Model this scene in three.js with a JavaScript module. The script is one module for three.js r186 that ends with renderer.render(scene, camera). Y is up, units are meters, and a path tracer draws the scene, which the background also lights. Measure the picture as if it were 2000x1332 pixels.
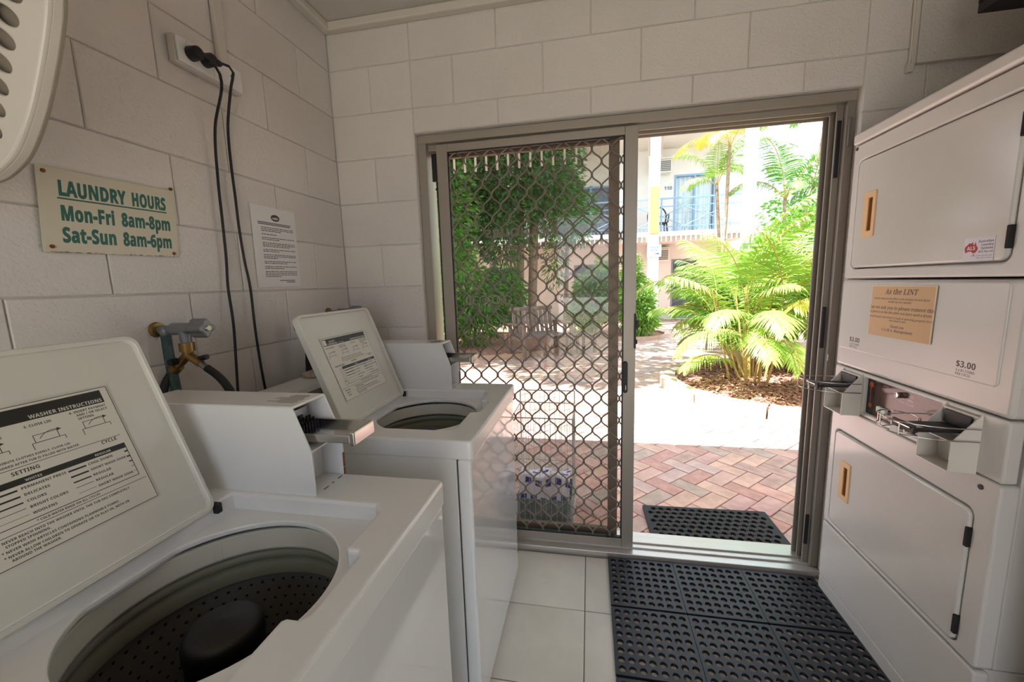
import * as THREE from 'three';
import { RoundedBoxGeometry } from 'three/addons/geometries/RoundedBoxGeometry.js';
import { mergeGeometries } from 'three/addons/utils/BufferGeometryUtils.js';
import { FontLoader } from 'three/addons/loaders/FontLoader.js';
import { TextGeometry } from 'three/addons/geometries/TextGeometry.js';

// ------------------------------------------------------------------ camera, sky, sun, exposure
const scene = new THREE.Scene();
const camera = new THREE.PerspectiveCamera(2 * Math.atan(666 / 785.4) * 180 / Math.PI, 2000 / 1332, 0.05, 200);
camera.position.set(1.192, 1.342, 1.846);
camera.rotation.order = 'YXZ';
camera.rotation.set(-0.1426, 0.1924, -0.0304);
scene.add(camera);
camera.updateMatrixWorld();
const renderer = new THREE.WebGLRenderer({ antialias: true });
renderer.toneMapping = THREE.LinearToneMapping;
renderer.toneMappingExposure = 1.33;
renderer.shadowMap.enabled = true;

function rng(seed) { let a = seed >>> 0; return () => { a = (a + 0x6D2B79F5) | 0; let t = Math.imul(a ^ (a >>> 15), 1 | a); t = (t + Math.imul(t ^ (t >>> 7), 61 | t)) ^ t; return ((t ^ (t >>> 14)) >>> 0) / 4294967296; }; }
function latticeNoise(seed, n) {       // periodic value noise on an n x n lattice
  const r = rng(seed), g = Float32Array.from({ length: n * n }, () => r());
  const s = (t) => t * t * (3 - 2 * t), m = (i) => ((i % n) + n) % n;
  return (x, y) => { const i = Math.floor(x), j = Math.floor(y), u = s(x - i), v = s(y - j); const a = g[m(j) * n + m(i)], b = g[m(j) * n + m(i + 1)], c = g[m(j + 1) * n + m(i)], d = g[m(j + 1) * n + m(i + 1)]; return (a + (b - a) * u) * (1 - v) + (c + (d - c) * u) * v; };
}
{ // bright hazy tropical sky: white towards the horizon, pale blue overhead, thin cloud all round
  const w = 512, h = 256, d = new Float32Array(w * h * 4), n1 = latticeNoise(5, 16), n2 = latticeNoise(6, 32);
  for (let j = 0; j < h; j++) for (let i = 0; i < w; i++) {
    const el = ((j + 0.5) / h - 0.5) * Math.PI, k = (j * w + i) * 4, up = Math.max(0, Math.sin(el));
    const c = 0.55 * n1(i / w * 16, j / h * 16) + 0.45 * n2(i / w * 32, j / h * 32), blue = Math.pow(up, 0.7) * (0.75 - 0.5 * c);
    const l = el > 0 ? 2.3 : 0.7;
    d[k] = l * (0.92 - 0.46 * blue); d[k + 1] = l * (0.98 - 0.25 * blue); d[k + 2] = l * (1.12 - 0.02 * blue); d[k + 3] = 1;
  }
  const t = new THREE.DataTexture(d, w, h, THREE.RGBAFormat, THREE.FloatType);
  t.mapping = THREE.EquirectangularReflectionMapping; t.magFilter = THREE.LinearFilter; t.minFilter = THREE.LinearFilter; t.needsUpdate = true;
  scene.background = t;
}
const sun = new THREE.DirectionalLight(0xf6f6ff, 16);
sun.position.set(-4.6, 16, -1.0); sun.target.position.set(2, 0, -4);
sun.castShadow = true; sun.shadow.radius = 1; sun.shadow.mapSize.set(4096, 4096);
Object.assign(sun.shadow.camera, { left: -14, right: 14, top: 14, bottom: -14, near: 1, far: 40 });
scene.add(sun, sun.target);

// ------------------------------------------------------------------ helpers
const V = (x, y, z) => new THREE.Vector3(x, y, z);
const taken = {};
function numbered(n) { const k = taken[n] = (taken[n] ?? -1) + 1; return k ? n + '_' + String(k).padStart(3, '0') : n; }
const rb = (x0, x1, y0, y1, z0, z1, r = 0.004, s = 2) => new RoundedBoxGeometry(x1 - x0, y1 - y0, z1 - z0, s, Math.min(r, 0.499 * Math.min(x1 - x0, y1 - y0, z1 - z0))).translate((x0 + x1) / 2, (y0 + y1) / 2, (z0 + z1) / 2);
const bx = (x0, x1, y0, y1, z0, z1) => new THREE.BoxGeometry(x1 - x0, y1 - y0, z1 - z0).translate((x0 + x1) / 2, (y0 + y1) / 2, (z0 + z1) / 2);
function cyl(a, b, r0, r1 = r0, seg = 16, open = false) {
  const d = b.clone().sub(a), g = new THREE.CylinderGeometry(r1, r0, d.length(), seg, 1, open);
  g.applyQuaternion(new THREE.Quaternion().setFromUnitVectors(V(0, 1, 0), d.normalize()));
  return g.translate((a.x + b.x) / 2, (a.y + b.y) / 2, (a.z + b.z) / 2);
}
const tube = (pts, r, seg = 32, rad = 8, closed = false) => new THREE.TubeGeometry(new THREE.CatmullRomCurve3(pts, closed), seg, r, rad, closed);
const lathe = (prof, at, seg = 48) => new THREE.LatheGeometry(prof.map((p) => new THREE.Vector2(p[0], p[1])), seg).translate(...at);
function ext(shape, depth, bevel = 0, curve = 12, bseg = 2) { return new THREE.ExtrudeGeometry(shape, { depth, bevelEnabled: bevel > 0, bevelThickness: bevel, bevelSize: bevel, bevelOffset: -bevel, bevelSegments: bseg, curveSegments: curve }); }
function rrect(x0, x1, y0, y1, r, P = THREE.Shape) {
  const s = new P(); s.moveTo(x0 + r, y0); s.lineTo(x1 - r, y0); s.absarc(x1 - r, y0 + r, r, -Math.PI / 2, 0); s.lineTo(x1, y1 - r); s.absarc(x1 - r, y1 - r, r, 0, Math.PI / 2);
  s.lineTo(x0 + r, y1); s.absarc(x0 + r, y1 - r, r, Math.PI / 2, Math.PI); s.lineTo(x0, y0 + r); s.absarc(x0 + r, y0 + r, r, Math.PI, 1.5 * Math.PI); return s;
}
function boxUV(g) {                     // uv in metres by the face's main direction
  const p = g.attributes.position, n = g.attributes.normal, uv = new Float32Array(p.count * 2);
  for (let i = 0; i < p.count; i++) {
    const ax = Math.abs(n.getX(i)), ay = Math.abs(n.getY(i)), az = Math.abs(n.getZ(i));
    const [u, v] = ax > ay && ax > az ? [p.getZ(i), p.getY(i)] : ay > az ? [p.getX(i), p.getZ(i)] : [p.getX(i), p.getY(i)];
    uv[i * 2] = u; uv[i * 2 + 1] = v;
  }
  g.setAttribute('uv', new THREE.BufferAttribute(uv, 2)); return g;
}
function clean(g, keepUV) {
  g = g.index ? g.toNonIndexed() : g;
  for (const k of Object.keys(g.attributes)) if (!['position', 'normal', 'uv', 'color'].includes(k)) g.deleteAttribute(k);
  if (!g.attributes.normal) g.computeVertexNormals();
  if (!keepUV || !g.attributes.uv) boxUV(g);
  g.clearGroups?.(); g.morphAttributes = {};
  return g;
}
function merged(list, keepUV) { list = (Array.isArray(list) ? list : [list]).map((g) => clean(g, keepUV)); return list.length > 1 ? mergeGeometries(list) : list[0]; }
function part(parent, name, list, mat, o = {}) {   // geometry given in scene coordinates; becomes ONE mesh under parent
  const g = merged(list, o.uv), org = parent.org ?? V(0, 0, 0);
  g.translate(-org.x, -org.y, -org.z);
  const m = new THREE.Mesh(g, mat); m.name = numbered(name); m.castShadow = m.receiveShadow = true; m.org = org;
  if (o.label) m.userData.label = o.label; if (o.kind) m.userData.kind = o.kind;
  parent.add(m); return m;
}
function tag(o, label, category, group) { Object.assign(o.userData, { label, category }); if (group) o.userData.group = group; return o; }
function thing(name, label, category, at, group) {
  const g = new THREE.Group(); g.name = numbered(name); g.position.set(...at); g.org = V(...at); scene.add(g);
  return tag(g, label, category, group);
}
function struct(name, at = [0, 0, 0]) { const g = new THREE.Group(); g.name = name; g.position.set(...at); g.org = V(...at); g.userData.kind = 'structure'; scene.add(g); return g; }
function copy(root, label, dx, dy, dz) {
  const c = root.clone(); c.traverse((o) => { if (o !== c) o.name = numbered(o.name.replace(/_\d{3}$/, '')); });
  c.name = numbered(root.name); c.userData = { ...root.userData, label }; c.position.add(V(dx, dy, dz)); scene.add(c); return c;
}
function share(parent, name, geo, mat, pos, quat, scale) {   // a piece that shares its geometry
  const m = new THREE.Mesh(geo, mat); m.name = numbered(name); m.position.copy(pos).sub(parent.org ?? V(0, 0, 0)); if (quat) m.quaternion.copy(quat); if (scale) m.scale.copy(scale);
  m.castShadow = m.receiveShadow = true; parent.add(m); return m;
}

// ------------------------------------------------------------------ textures and materials
function dataTex(n, f, srgb, rep) {
  const d = new Uint8Array(n * n * 4);
  for (let j = 0; j < n; j++) for (let i = 0; i < n; i++) { const c = f(i / n, j / n), k = (j * n + i) * 4; for (let q = 0; q < 3; q++) d[k + q] = Math.max(0, Math.min(255, 255 * (c.length ? c[q] : c))); d[k + 3] = 255; }
  const t = new THREE.DataTexture(d, n, n); t.wrapS = t.wrapT = THREE.RepeatWrapping; t.magFilter = THREE.LinearFilter; t.minFilter = THREE.LinearMipmapLinearFilter; t.generateMipmaps = true;
  if (srgb) t.colorSpace = THREE.SRGBColorSpace; t.repeat.set(rep, rep); t.needsUpdate = true; return t;
}
function fbm(seed, f0, oct, gain = 0.5) { const ns = Array.from({ length: oct }, (_, i) => latticeNoise(seed + i, f0 << i)); return (u, v) => { let s = 0, a = 1, t = 0; ns.forEach((n, i) => { s += a * n(u * (f0 << i), v * (f0 << i)); t += a; a *= gain; }); return s / t; }; }
const hexc = (h) => { const c = parseInt(h.slice(1), 16); return [(c >> 16) / 255, ((c >> 8) & 255) / 255, (c & 255) / 255]; };
function mottle(base, amp, seed, f0, oct, rep, n = 512) { const f = fbm(seed, f0, oct, 0.6), b = hexc(base); return dataTex(n, (u, v) => { const k = 1 + amp * (f(u, v) - 0.5) * 2; return b.map((c) => c * k); }, true, rep); }
const S = (o) => new THREE.MeshStandardMaterial(o), PH = (o) => new THREE.MeshPhysicalMaterial(o);
const peel = dataTex(512, (() => { const f = fbm(11, 64, 3, 0.6); return (u, v) => f(u, v); })(), false, 2.2);   // brushed-on paint over porous block
const grainBump = dataTex(256, (() => { const f = fbm(21, 32, 3, 0.7); return (u, v) => f(u, v); })(), false, 4);
const M = {};
M.wall = S({ map: mottle('#e0dad3', 0.03, 31, 4, 5, 0.9), roughness: 0.42, bumpMap: peel, bumpScale: 0.0016 });
M.wall2 = S({ map: mottle('#dcd6cf', 0.03, 32, 4, 5, 0.9), roughness: 0.45, bumpMap: peel, bumpScale: 0.0016 });
M.joint = S({ color: '#d3cdc8', roughness: 0.7 });
M.ceiling = S({ color: '#d0cac2', roughness: 0.8 });
M.trim = S({ color: '#d8d1c6', roughness: 0.5 });
M.tile = [41, 42, 43].map((s, i) => S({ map: mottle(['#d8d2c4', '#d3cdbf', '#dcd6c9'][i], 0.09, s, 4, 6, 0.8), roughness: 0.32 }));
M.grout = S({ color: '#8d8477', roughness: 0.9 });
M.alu = S({ color: '#a69e92', metalness: 0.35, roughness: 0.42 });
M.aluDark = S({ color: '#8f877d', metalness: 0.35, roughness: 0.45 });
M.sill = S({ color: '#c9c4bc', metalness: 0.6, roughness: 0.3 });
M.bronze = S({ color: '#7a6c5c', metalness: 0.4, roughness: 0.5 });
M.wire = S({ color: '#857b70', metalness: 0.5, roughness: 0.45 });
M.black = S({ color: '#15151a', roughness: 0.5 });
M.ebony = S({ color: '#0a0a0b', roughness: 0.4 });
M.blackMatt = S({ color: '#1a191a', roughness: 0.8 });
M.glass = PH({ color: '#ffffff', transmission: 1, thickness: 0, roughness: 0, ior: 1.45 });
M.glassTint = PH({ color: '#e0deda', transmission: 1, thickness: 0, roughness: 0, ior: 1.45 });
M.vinyl = S({ color: '#e8e6e0', roughness: 0.6 });
M.enamel = S({ map: mottle('#e8e8e6', 0.02, 51, 4, 5, 0.8), roughness: 0.22 });
M.gloss = PH({ color: '#eceded', roughness: 0.12, clearcoat: 1, clearcoatRoughness: 0.05 });
M.enamelLid = S({ map: mottle('#d9d7cc', 0.035, 52, 3, 5, 0.8), roughness: 0.25 });
M.almond = S({ map: mottle('#d3cec7', 0.02, 53, 4, 5, 0.8), roughness: 0.2 });
M.almondDoor = S({ map: mottle('#d1cdc6', 0.02, 54, 4, 5, 0.8), roughness: 0.11 });
M.tub = S({ map: mottle('#d5d2c4', 0.05, 55, 4, 4, 2), roughness: 0.35 });
M.tubGrey = S({ color: '#8d8d7c', roughness: 0.45 });
M.basket = S({ color: '#75746e', roughness: 0.5 });
M.chrome = S({ color: '#c9c6c2', metalness: 1, roughness: 0.18 });
M.steel = S({ color: '#96938e', metalness: 0.9, roughness: 0.35 });
M.rust = S({ map: mottle('#7a4a24', 0.5, 61, 8, 4, 12), roughness: 0.9 });
M.rubber = S({ color: '#23252c', roughness: 0.5, bumpMap: grainBump, bumpScale: 0.0003 });
M.rubberOut = S({ color: '#2a2a29', roughness: 0.75, bumpMap: grainBump, bumpScale: 0.0004 });
M.cream = S({ color: '#e0b884', roughness: 0.5 });
M.creamDark = S({ color: '#b9824a', roughness: 0.6 });
M.plastic = S({ color: '#d9d3c8', roughness: 0.35 });
M.brass = S({ color: '#94794a', metalness: 0.9, roughness: 0.38 });
M.tapGrey = S({ color: '#85898c', metalness: 0.5, roughness: 0.45 });
M.copperOld = S({ map: mottle('#3f5552', 0.4, 62, 6, 4, 8), roughness: 0.7 });
M.hose = S({ color: '#1b1a1a', roughness: 0.6 });
M.white = S({ color: '#efede8', roughness: 0.6 });
M.whitePaint = S({ color: '#e9e7e2', roughness: 0.7 });
M.building = S({ map: mottle('#dcd6cc', 0.03, 63, 4, 4, 0.3), roughness: 0.8 });
M.soffit = S({ color: '#cfc4b6', roughness: 0.9 });
M.slab = S({ color: '#b9a894', roughness: 0.9 });
M.rail = S({ color: '#7fa0bd', roughness: 0.5 });
M.doorGrey = S({ color: '#7d8487', roughness: 0.6 });
M.screenDark = S({ color: '#54595c', roughness: 0.7 });
M.curtain = S({ color: '#c9d4d2', roughness: 0.9 });
M.concrete = S({ map: mottle('#c2a68d', 0.12, 64, 6, 5, 1.2), roughness: 0.9 });
M.patio = S({ map: mottle('#bdb196', 0.12, 65, 8, 5, 1.2), roughness: 0.9 });
M.ground = S({ color: '#cfcac0', roughness: 0.95 });
M.sand = S({ map: mottle('#7d6858', 0.3, 65, 16, 4, 3), roughness: 1 });
const brickTones = ['#d3a594', '#cb9c8c', '#d6ae9d', '#c9a195', '#bf9c8d', '#cfb0a3', '#bba393', '#d9b19c'];
const brickTex = brickTones.map((t, i) => mottle(t, 0.16, 70 + i, 6, 5, 2.2, 256));
M.brick = brickTex.map((t) => S({ map: t, roughness: 0.85, bumpMap: grainBump, bumpScale: 0.0006 }));
M.brickFar = S({ vertexColors: true, roughness: 0.85 });
M.bark = S({ map: mottle('#a58c76', 0.3, 66, 8, 5, 3), roughness: 0.95 });
M.cane = S({ map: mottle('#b59a55', 0.25, 67, 8, 4, 5), roughness: 0.6 });
M.wood = S({ map: mottle('#857468', 0.25, 68, 8, 5, 3), roughness: 0.8 });
M.mulch = S({ map: mottle('#a87a66', 0.45, 69, 16, 4, 3), roughness: 1 });
const leafMat = (c, t = 0.4) => PH({ color: c, roughness: 0.55, transmission: t, thickness: 0, side: THREE.DoubleSide });
M.leafDark = leafMat('#4d7a35', 0.3); M.leafMid = leafMat('#679a3c', 0.35); M.leafLime = leafMat('#9dc14a', 0.4); M.leafYellow = leafMat('#cfc24a', 0.4); M.leafRed = leafMat('#9a5a3a', 0.3); M.frondA = leafMat('#8fb843', 0.4); M.frondB = leafMat('#a9c24c', 0.4);
function canvasTex(w, h, draw) { const c = document.createElement('canvas'); c.width = w; c.height = h; const x = c.getContext('2d'); draw(x, w, h); const t = new THREE.CanvasTexture(c); t.colorSpace = THREE.SRGBColorSpace; t.anisotropy = 8; return t; }
// flat print: a thin quad given by its corner, its right and its up vector
function sheet(o, r, u, th = 0.0006) {
  const n = r.clone().cross(u).normalize().multiplyScalar(th), g = new THREE.BufferGeometry();
  const a = o.clone().add(n), b = a.clone().add(r), c = b.clone().add(u), d = a.clone().add(u), P = [a, b, c, d], Q = P.map((p) => p.clone().sub(n));
  const f = (q, uv) => [[0, 1, 2], [0, 2, 3]].flatMap((t) => t.map((i) => [q[i], uv[i]]));
  const UV = [[0, 0], [1, 0], [1, 1], [0, 1]], E = [[0.01, 0.01], [0.01, 0.01], [0.01, 0.01], [0.01, 0.01]];
  const all = [...f(P, UV), ...f([P[1], P[0], Q[0], Q[1]], E), ...f([P[2], P[1], Q[1], Q[2]], E), ...f([P[3], P[2], Q[2], Q[3]], E), ...f([P[0], P[3], Q[3], Q[0]], E)];
  g.setAttribute('position', new THREE.Float32BufferAttribute(all.flatMap(([p]) => p.toArray()), 3)); g.setAttribute('uv', new THREE.Float32BufferAttribute(all.flatMap(([, t]) => t), 2)); g.computeVertexNormals(); return g;
}

// ------------------------------------------------------------------ the room: floor, walls of painted blocks, ceiling
const RX = 2.95, RZ = 3.3, CY = 2.53, C0 = 2.142;
{ // floor of large tiles
  const f = struct('floor'); part(f, 'floor_bed', bx(-0.02, RX + 0.02, -0.2, -0.004, -0.02, RZ + 0.02), M.grout);
  const T = 0.337, gap = 0.004, r = rng(7), g = merged([rb(-(T - gap) / 2, (T - gap) / 2, -0.012, 0, -(T - gap) / 2, (T - gap) / 2, 0.0015, 1)]);
  for (let i = -4; i < 6; i++) for (let j = 0; j < 10; j++) {
    const x0 = 1.170 + i * T, z0 = 0.008 + j * T, x1 = Math.min(RX, x0 + T), z1 = Math.min(RZ, z0 + T), xa = Math.max(0, x0); if (x1 - xa < 0.03 || z1 - z0 < 0.03) continue;
    const whole = x1 - xa > T - 0.001 && z1 - z0 > T - 0.001, m = M.tile[Math.floor(r() * 3)];
    if (whole) share(f, 'tile', g, m, V((xa + x1) / 2, 0, (z0 + z1) / 2), new THREE.Quaternion().setFromAxisAngle(V(0, 1, 0), Math.floor(r() * 4) * Math.PI / 2));
    else part(f, 'tile', rb(xa + gap / 2, x1 - gap / 2, -0.012, 0, z0 + gap / 2, z1 - gap / 2, 0.0015, 1), m);
  }
}
function blockGeo(w, h, d = 0.012, b = 0.0022) {   // front face towards +z at z = 0, edges worn round
  const p = [], q = (a, bb, c, e) => p.push(...a, ...bb, ...c, ...a, ...c, ...e);
  const X = w / 2, Y = h / 2, o = [[-X, -Y, -b], [X, -Y, -b], [X, Y, -b], [-X, Y, -b]], f = [[-X + b, -Y + b, 0], [X - b, -Y + b, 0], [X - b, Y - b, 0], [-X + b, Y - b, 0]], k = o.map(([x, y]) => [x, y, -d]);
  q(...f); for (let i = 0; i < 4; i++) { const j = (i + 1) % 4; q(o[i], o[j], f[j], f[i]); q(k[i], k[j], o[j], o[i]); }
  const g = new THREE.BufferGeometry(); g.setAttribute('position', new THREE.Float32BufferAttribute(p, 3)); g.computeVertexNormals(); return g;
}
const blockCache = {};
function blocks(wall, rects, place, seed) {         // rects [u0, u1, y0, y1]; place(u, y) -> position, quaternion of the face
  const r = rng(seed);
  for (const [u0, u1, y0, y1] of rects) {
    const w = u1 - u0 - 0.0035, h = y1 - y0 - 0.0035; if (w < 0.02 || h < 0.02) continue;
    const key = w.toFixed(3) + h.toFixed(3), g = blockCache[key] ??= boxUV(blockGeo(w, h)), [pos, q] = place((u0 + u1) / 2, (y0 + y1) / 2, (r() - 0.5) * 0.0016);
    share(wall, 'block', g, r() < 0.5 ? M.wall : M.wall2, pos, q);
  }
}
const courses = []; for (let n = -2; n < 11; n++) courses.push([n, Math.max(0, C0 - (n + 1) * 0.2), Math.min(CY, C0 - n * 0.2)]);   // course n spans C0-0.2(n+1) .. C0-0.2n
function rows(u0, u1, joints, y0, y1) { const js = [u0, ...joints.filter((j) => j > u0 + 0.02 && j < u1 - 0.02), u1]; return js.slice(1).map((b, i) => [js[i], b, y0, y1]); }
const odd = (n) => ((n % 2) + 2) % 2 === 1;
{ const w = struct('wall_back'), rects = [];
  const OX0 = 0.403, OX1 = 2.202, OY = 2.036;
  part(w, 'wall_core', [bx(-0.19, OX0 - 0.006, -0.3, CY + 0.2, -0.19, -0.005), bx(OX1 + 0.006, RX + 0.19, -0.3, CY + 0.2, -0.19, -0.005), bx(OX0 - 0.006, OX1 + 0.006, OY + 0.004, CY + 0.2, -0.19, -0.005), bx(OX0 - 0.006, OX1 + 0.006, -0.3, -0.03, -0.19, -0.005)], M.joint);
  for (const [n, y0, y1] of courses) {
    const all = Array.from({ length: 20 }, (_, i) => (odd(n) ? 0.2 : 0.4) + i * 0.4 - 0.4);
    if (n === -2 || n === -1) rects.push(...rows(0, OX0, n === -1 ? [0.2] : [], y0, y1), ...rows(OX0, OX1, all, y0, y1), ...rows(OX1, RX, all, y0, y1));
    else { rects.push(...rows(0, OX0, odd(n) ? [0.2] : [], y0, y1), ...rows(OX1, RX, odd(n) ? [2.6] : [2.4, 2.8], y0, y1)); if (n === 0) rects.push(...rows(OX0, OX1, [0.8, 1.2, 1.6, 2.0], OY, y1)); }
  }
  blocks(w, rects, (u, y, d) => [V(u, y, d), null], 101);
  part(w, 'reveal', [bx(OX0 - 0.006, OX0, 0, OY, -0.17, -0.006), bx(OX1, OX1 + 0.006, 0, OY, -0.17, -0.006), bx(OX0, OX1, OY, OY + 0.006, -0.17, -0.006)], M.wall);
}
{ const w = struct('wall_left'), rects = [];
  part(w, 'wall_core', bx(-0.19, -0.005, -0.2, CY + 0.2, -0.005, RZ + 0.19), M.joint);
  for (const [n, y0, y1] of courses) rects.push(...rows(0, RZ, Array.from({ length: 9 }, (_, i) => (odd(n) ? 0.221 : 0.421) + i * 0.4), y0, y1));
  const q = new THREE.Quaternion().setFromAxisAngle(V(0, 1, 0), Math.PI / 2);
  blocks(w, rects, (u, y, d) => [V(d, y, u), q], 102);
}
{ const w = struct('wall_right'); part(w, 'wall_core', bx(RX + 0.008, RX + 0.19, -0.2, CY + 0.2, 0, RZ + 0.19), M.joint);
  const q = new THREE.Quaternion().setFromAxisAngle(V(0, 1, 0), -Math.PI / 2), rects = [];
  for (const [n, y0, y1] of courses) rects.push(...rows(0, RZ, Array.from({ length: 9 }, (_, i) => (odd(n) ? 0.2 : 0.4) + i * 0.4), y0, y1));
  blocks(w, rects, (u, y, d) => [V(RX - d, y, u), q], 103);
}
const WX0 = 0.75, WX1 = 2.0, WY0 = -0.02, WY1 = 2.2;
{ const w = struct('wall_rear');
  part(w, 'wall_core', [bx(-0.19, WX0, -0.2, CY + 0.2, RZ + 0.008, RZ + 0.19), bx(WX1, RX + 0.19, -0.2, CY + 0.2, RZ + 0.008, RZ + 0.19), bx(WX0, WX1, -0.2, WY0, RZ + 0.008, RZ + 0.19), bx(WX0, WX1, WY1, CY + 0.2, RZ + 0.008, RZ + 0.19)], M.wall);
  const n = struct('door_4');
  part(n, 'door_lining', [bx(WX0, WX0 + 0.03, 0, WY1, RZ + 0.008, RZ + 0.19), bx(WX1 - 0.03, WX1, 0, WY1, RZ + 0.008, RZ + 0.19), bx(WX0 + 0.03, WX1 - 0.03, WY1 - 0.03, WY1, RZ + 0.008, RZ + 0.19)], M.trim);
  part(struct('patio'), 'patio_slab', bx(-9, 16, -0.3, -0.04, RZ + 0.19, 16), M.patio);
}
{ // tall cupboard out of frame on the right: it keeps the rear daylight off the dryers' side, which the photograph shows dark
  const t = thing('tall_cupboard', 'tall closed cupboard against the right wall, past the edge of the photograph', 'cupboard', [2.55, 0, 1.3]);
  part(t, 'carcass', [rb(2.195, 2.93, 0.0, 2.2, 0.9, 1.76, 0.006, 1)], M.almond); for (const z of [0.87, 1.31]) { const d = part(t, 'door', [rb(2.175, 2.193, 0.05, 2.18, z + 0.03, z + 0.44, 0.005, 1)], M.almond); part(d, 'knob', [cyl(V(2.155, 1.1, z === 0.87 ? 1.29 : 1.36), V(2.175, 1.1, z === 0.87 ? 1.29 : 1.36), 0.012, 0.008, 12)], M.chrome); }
}
part(struct('ceiling'), 'ceiling_sheet', bx(-0.19, RX + 0.19, CY, CY + 0.2, -0.19, RZ + 0.19), M.ceiling);
function cornice(name, a, b, inx, inz) { const s = struct(name), w = 0.042, h = 0.036; part(s, 'cornice', inz ? [rb(a.x, b.x, CY - h, CY, 0, w, 0.008, 2)] : [rb(Math.min(a.x, a.x + inx * w), Math.max(a.x, a.x + inx * w), CY - h, CY, a.z, b.z, 0.008, 2)], M.trim); }
cornice('trim_1', V(0, 0, 0), V(RX, 0, 0), 0, 1); cornice('trim_2', V(0, 0, 0.03), V(0, 0, RZ), 1, 0); cornice('trim_3', V(RX, 0, 0.03), V(RX, 0, RZ), -1, 0);

// ------------------------------------------------------------------ the doorway: frame with tracks, security screen, glass slider
{ const d = struct('door_1');
  part(d, 'head_frame', [rb(0.405, 2.2, 1.997, 2.034, -0.14, -0.03, 0.002, 1), rb(0.44, 2.17, 1.972, 1.997, -0.064, -0.058, 0.001, 1), rb(0.44, 2.17, 1.968, 1.997, -0.105, -0.098, 0.001, 1), rb(0.44, 2.17, 1.965, 1.997, -0.14, -0.133, 0.001, 1)], M.alu);
  part(d, 'jamb', [rb(0.405, 0.445, 0.03, 1.997, -0.14, -0.03, 0.002, 1)], M.alu);
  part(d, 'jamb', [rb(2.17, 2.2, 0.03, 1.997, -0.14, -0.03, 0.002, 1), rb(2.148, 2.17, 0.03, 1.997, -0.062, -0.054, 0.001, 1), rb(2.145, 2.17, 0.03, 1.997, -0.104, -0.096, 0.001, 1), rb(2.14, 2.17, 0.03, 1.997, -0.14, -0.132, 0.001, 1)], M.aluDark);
  part(d, 'sill', [rb(0.405, 2.2, -0.03, 0.028, -0.15, 0.0, 0.003, 2), rb(0.42, 2.19, 0.028, 0.036, -0.05, -0.046, 0.001, 1), rb(0.42, 2.19, 0.028, 0.036, -0.092, -0.088, 0.001, 1), rb(0.405, 2.2, -0.075, 0.026, -0.19, -0.15, 0.003, 1)], M.sill);
  part(d, 'strike_plate', [rb(2.15, 2.166, 1.72, 1.935, -0.058, -0.05, 0.003, 1)], M.black); part(d, 'strike_plate', [rb(2.15, 2.166, 1.03, 1.205, -0.058, -0.05, 0.003, 1)], M.black); part(d, 'strike_plate', [rb(2.148, 2.164, 0.125, 0.27, -0.058, -0.05, 0.003, 1)], M.black);
  part(d, 'catch', [rb(2.176, 2.19, 1.83, 1.935, -0.032, -0.024, 0.003, 1), rb(2.17, 2.182, 0.98, 1.01, -0.034, -0.024, 0.003, 1)], M.steel);
}
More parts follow.
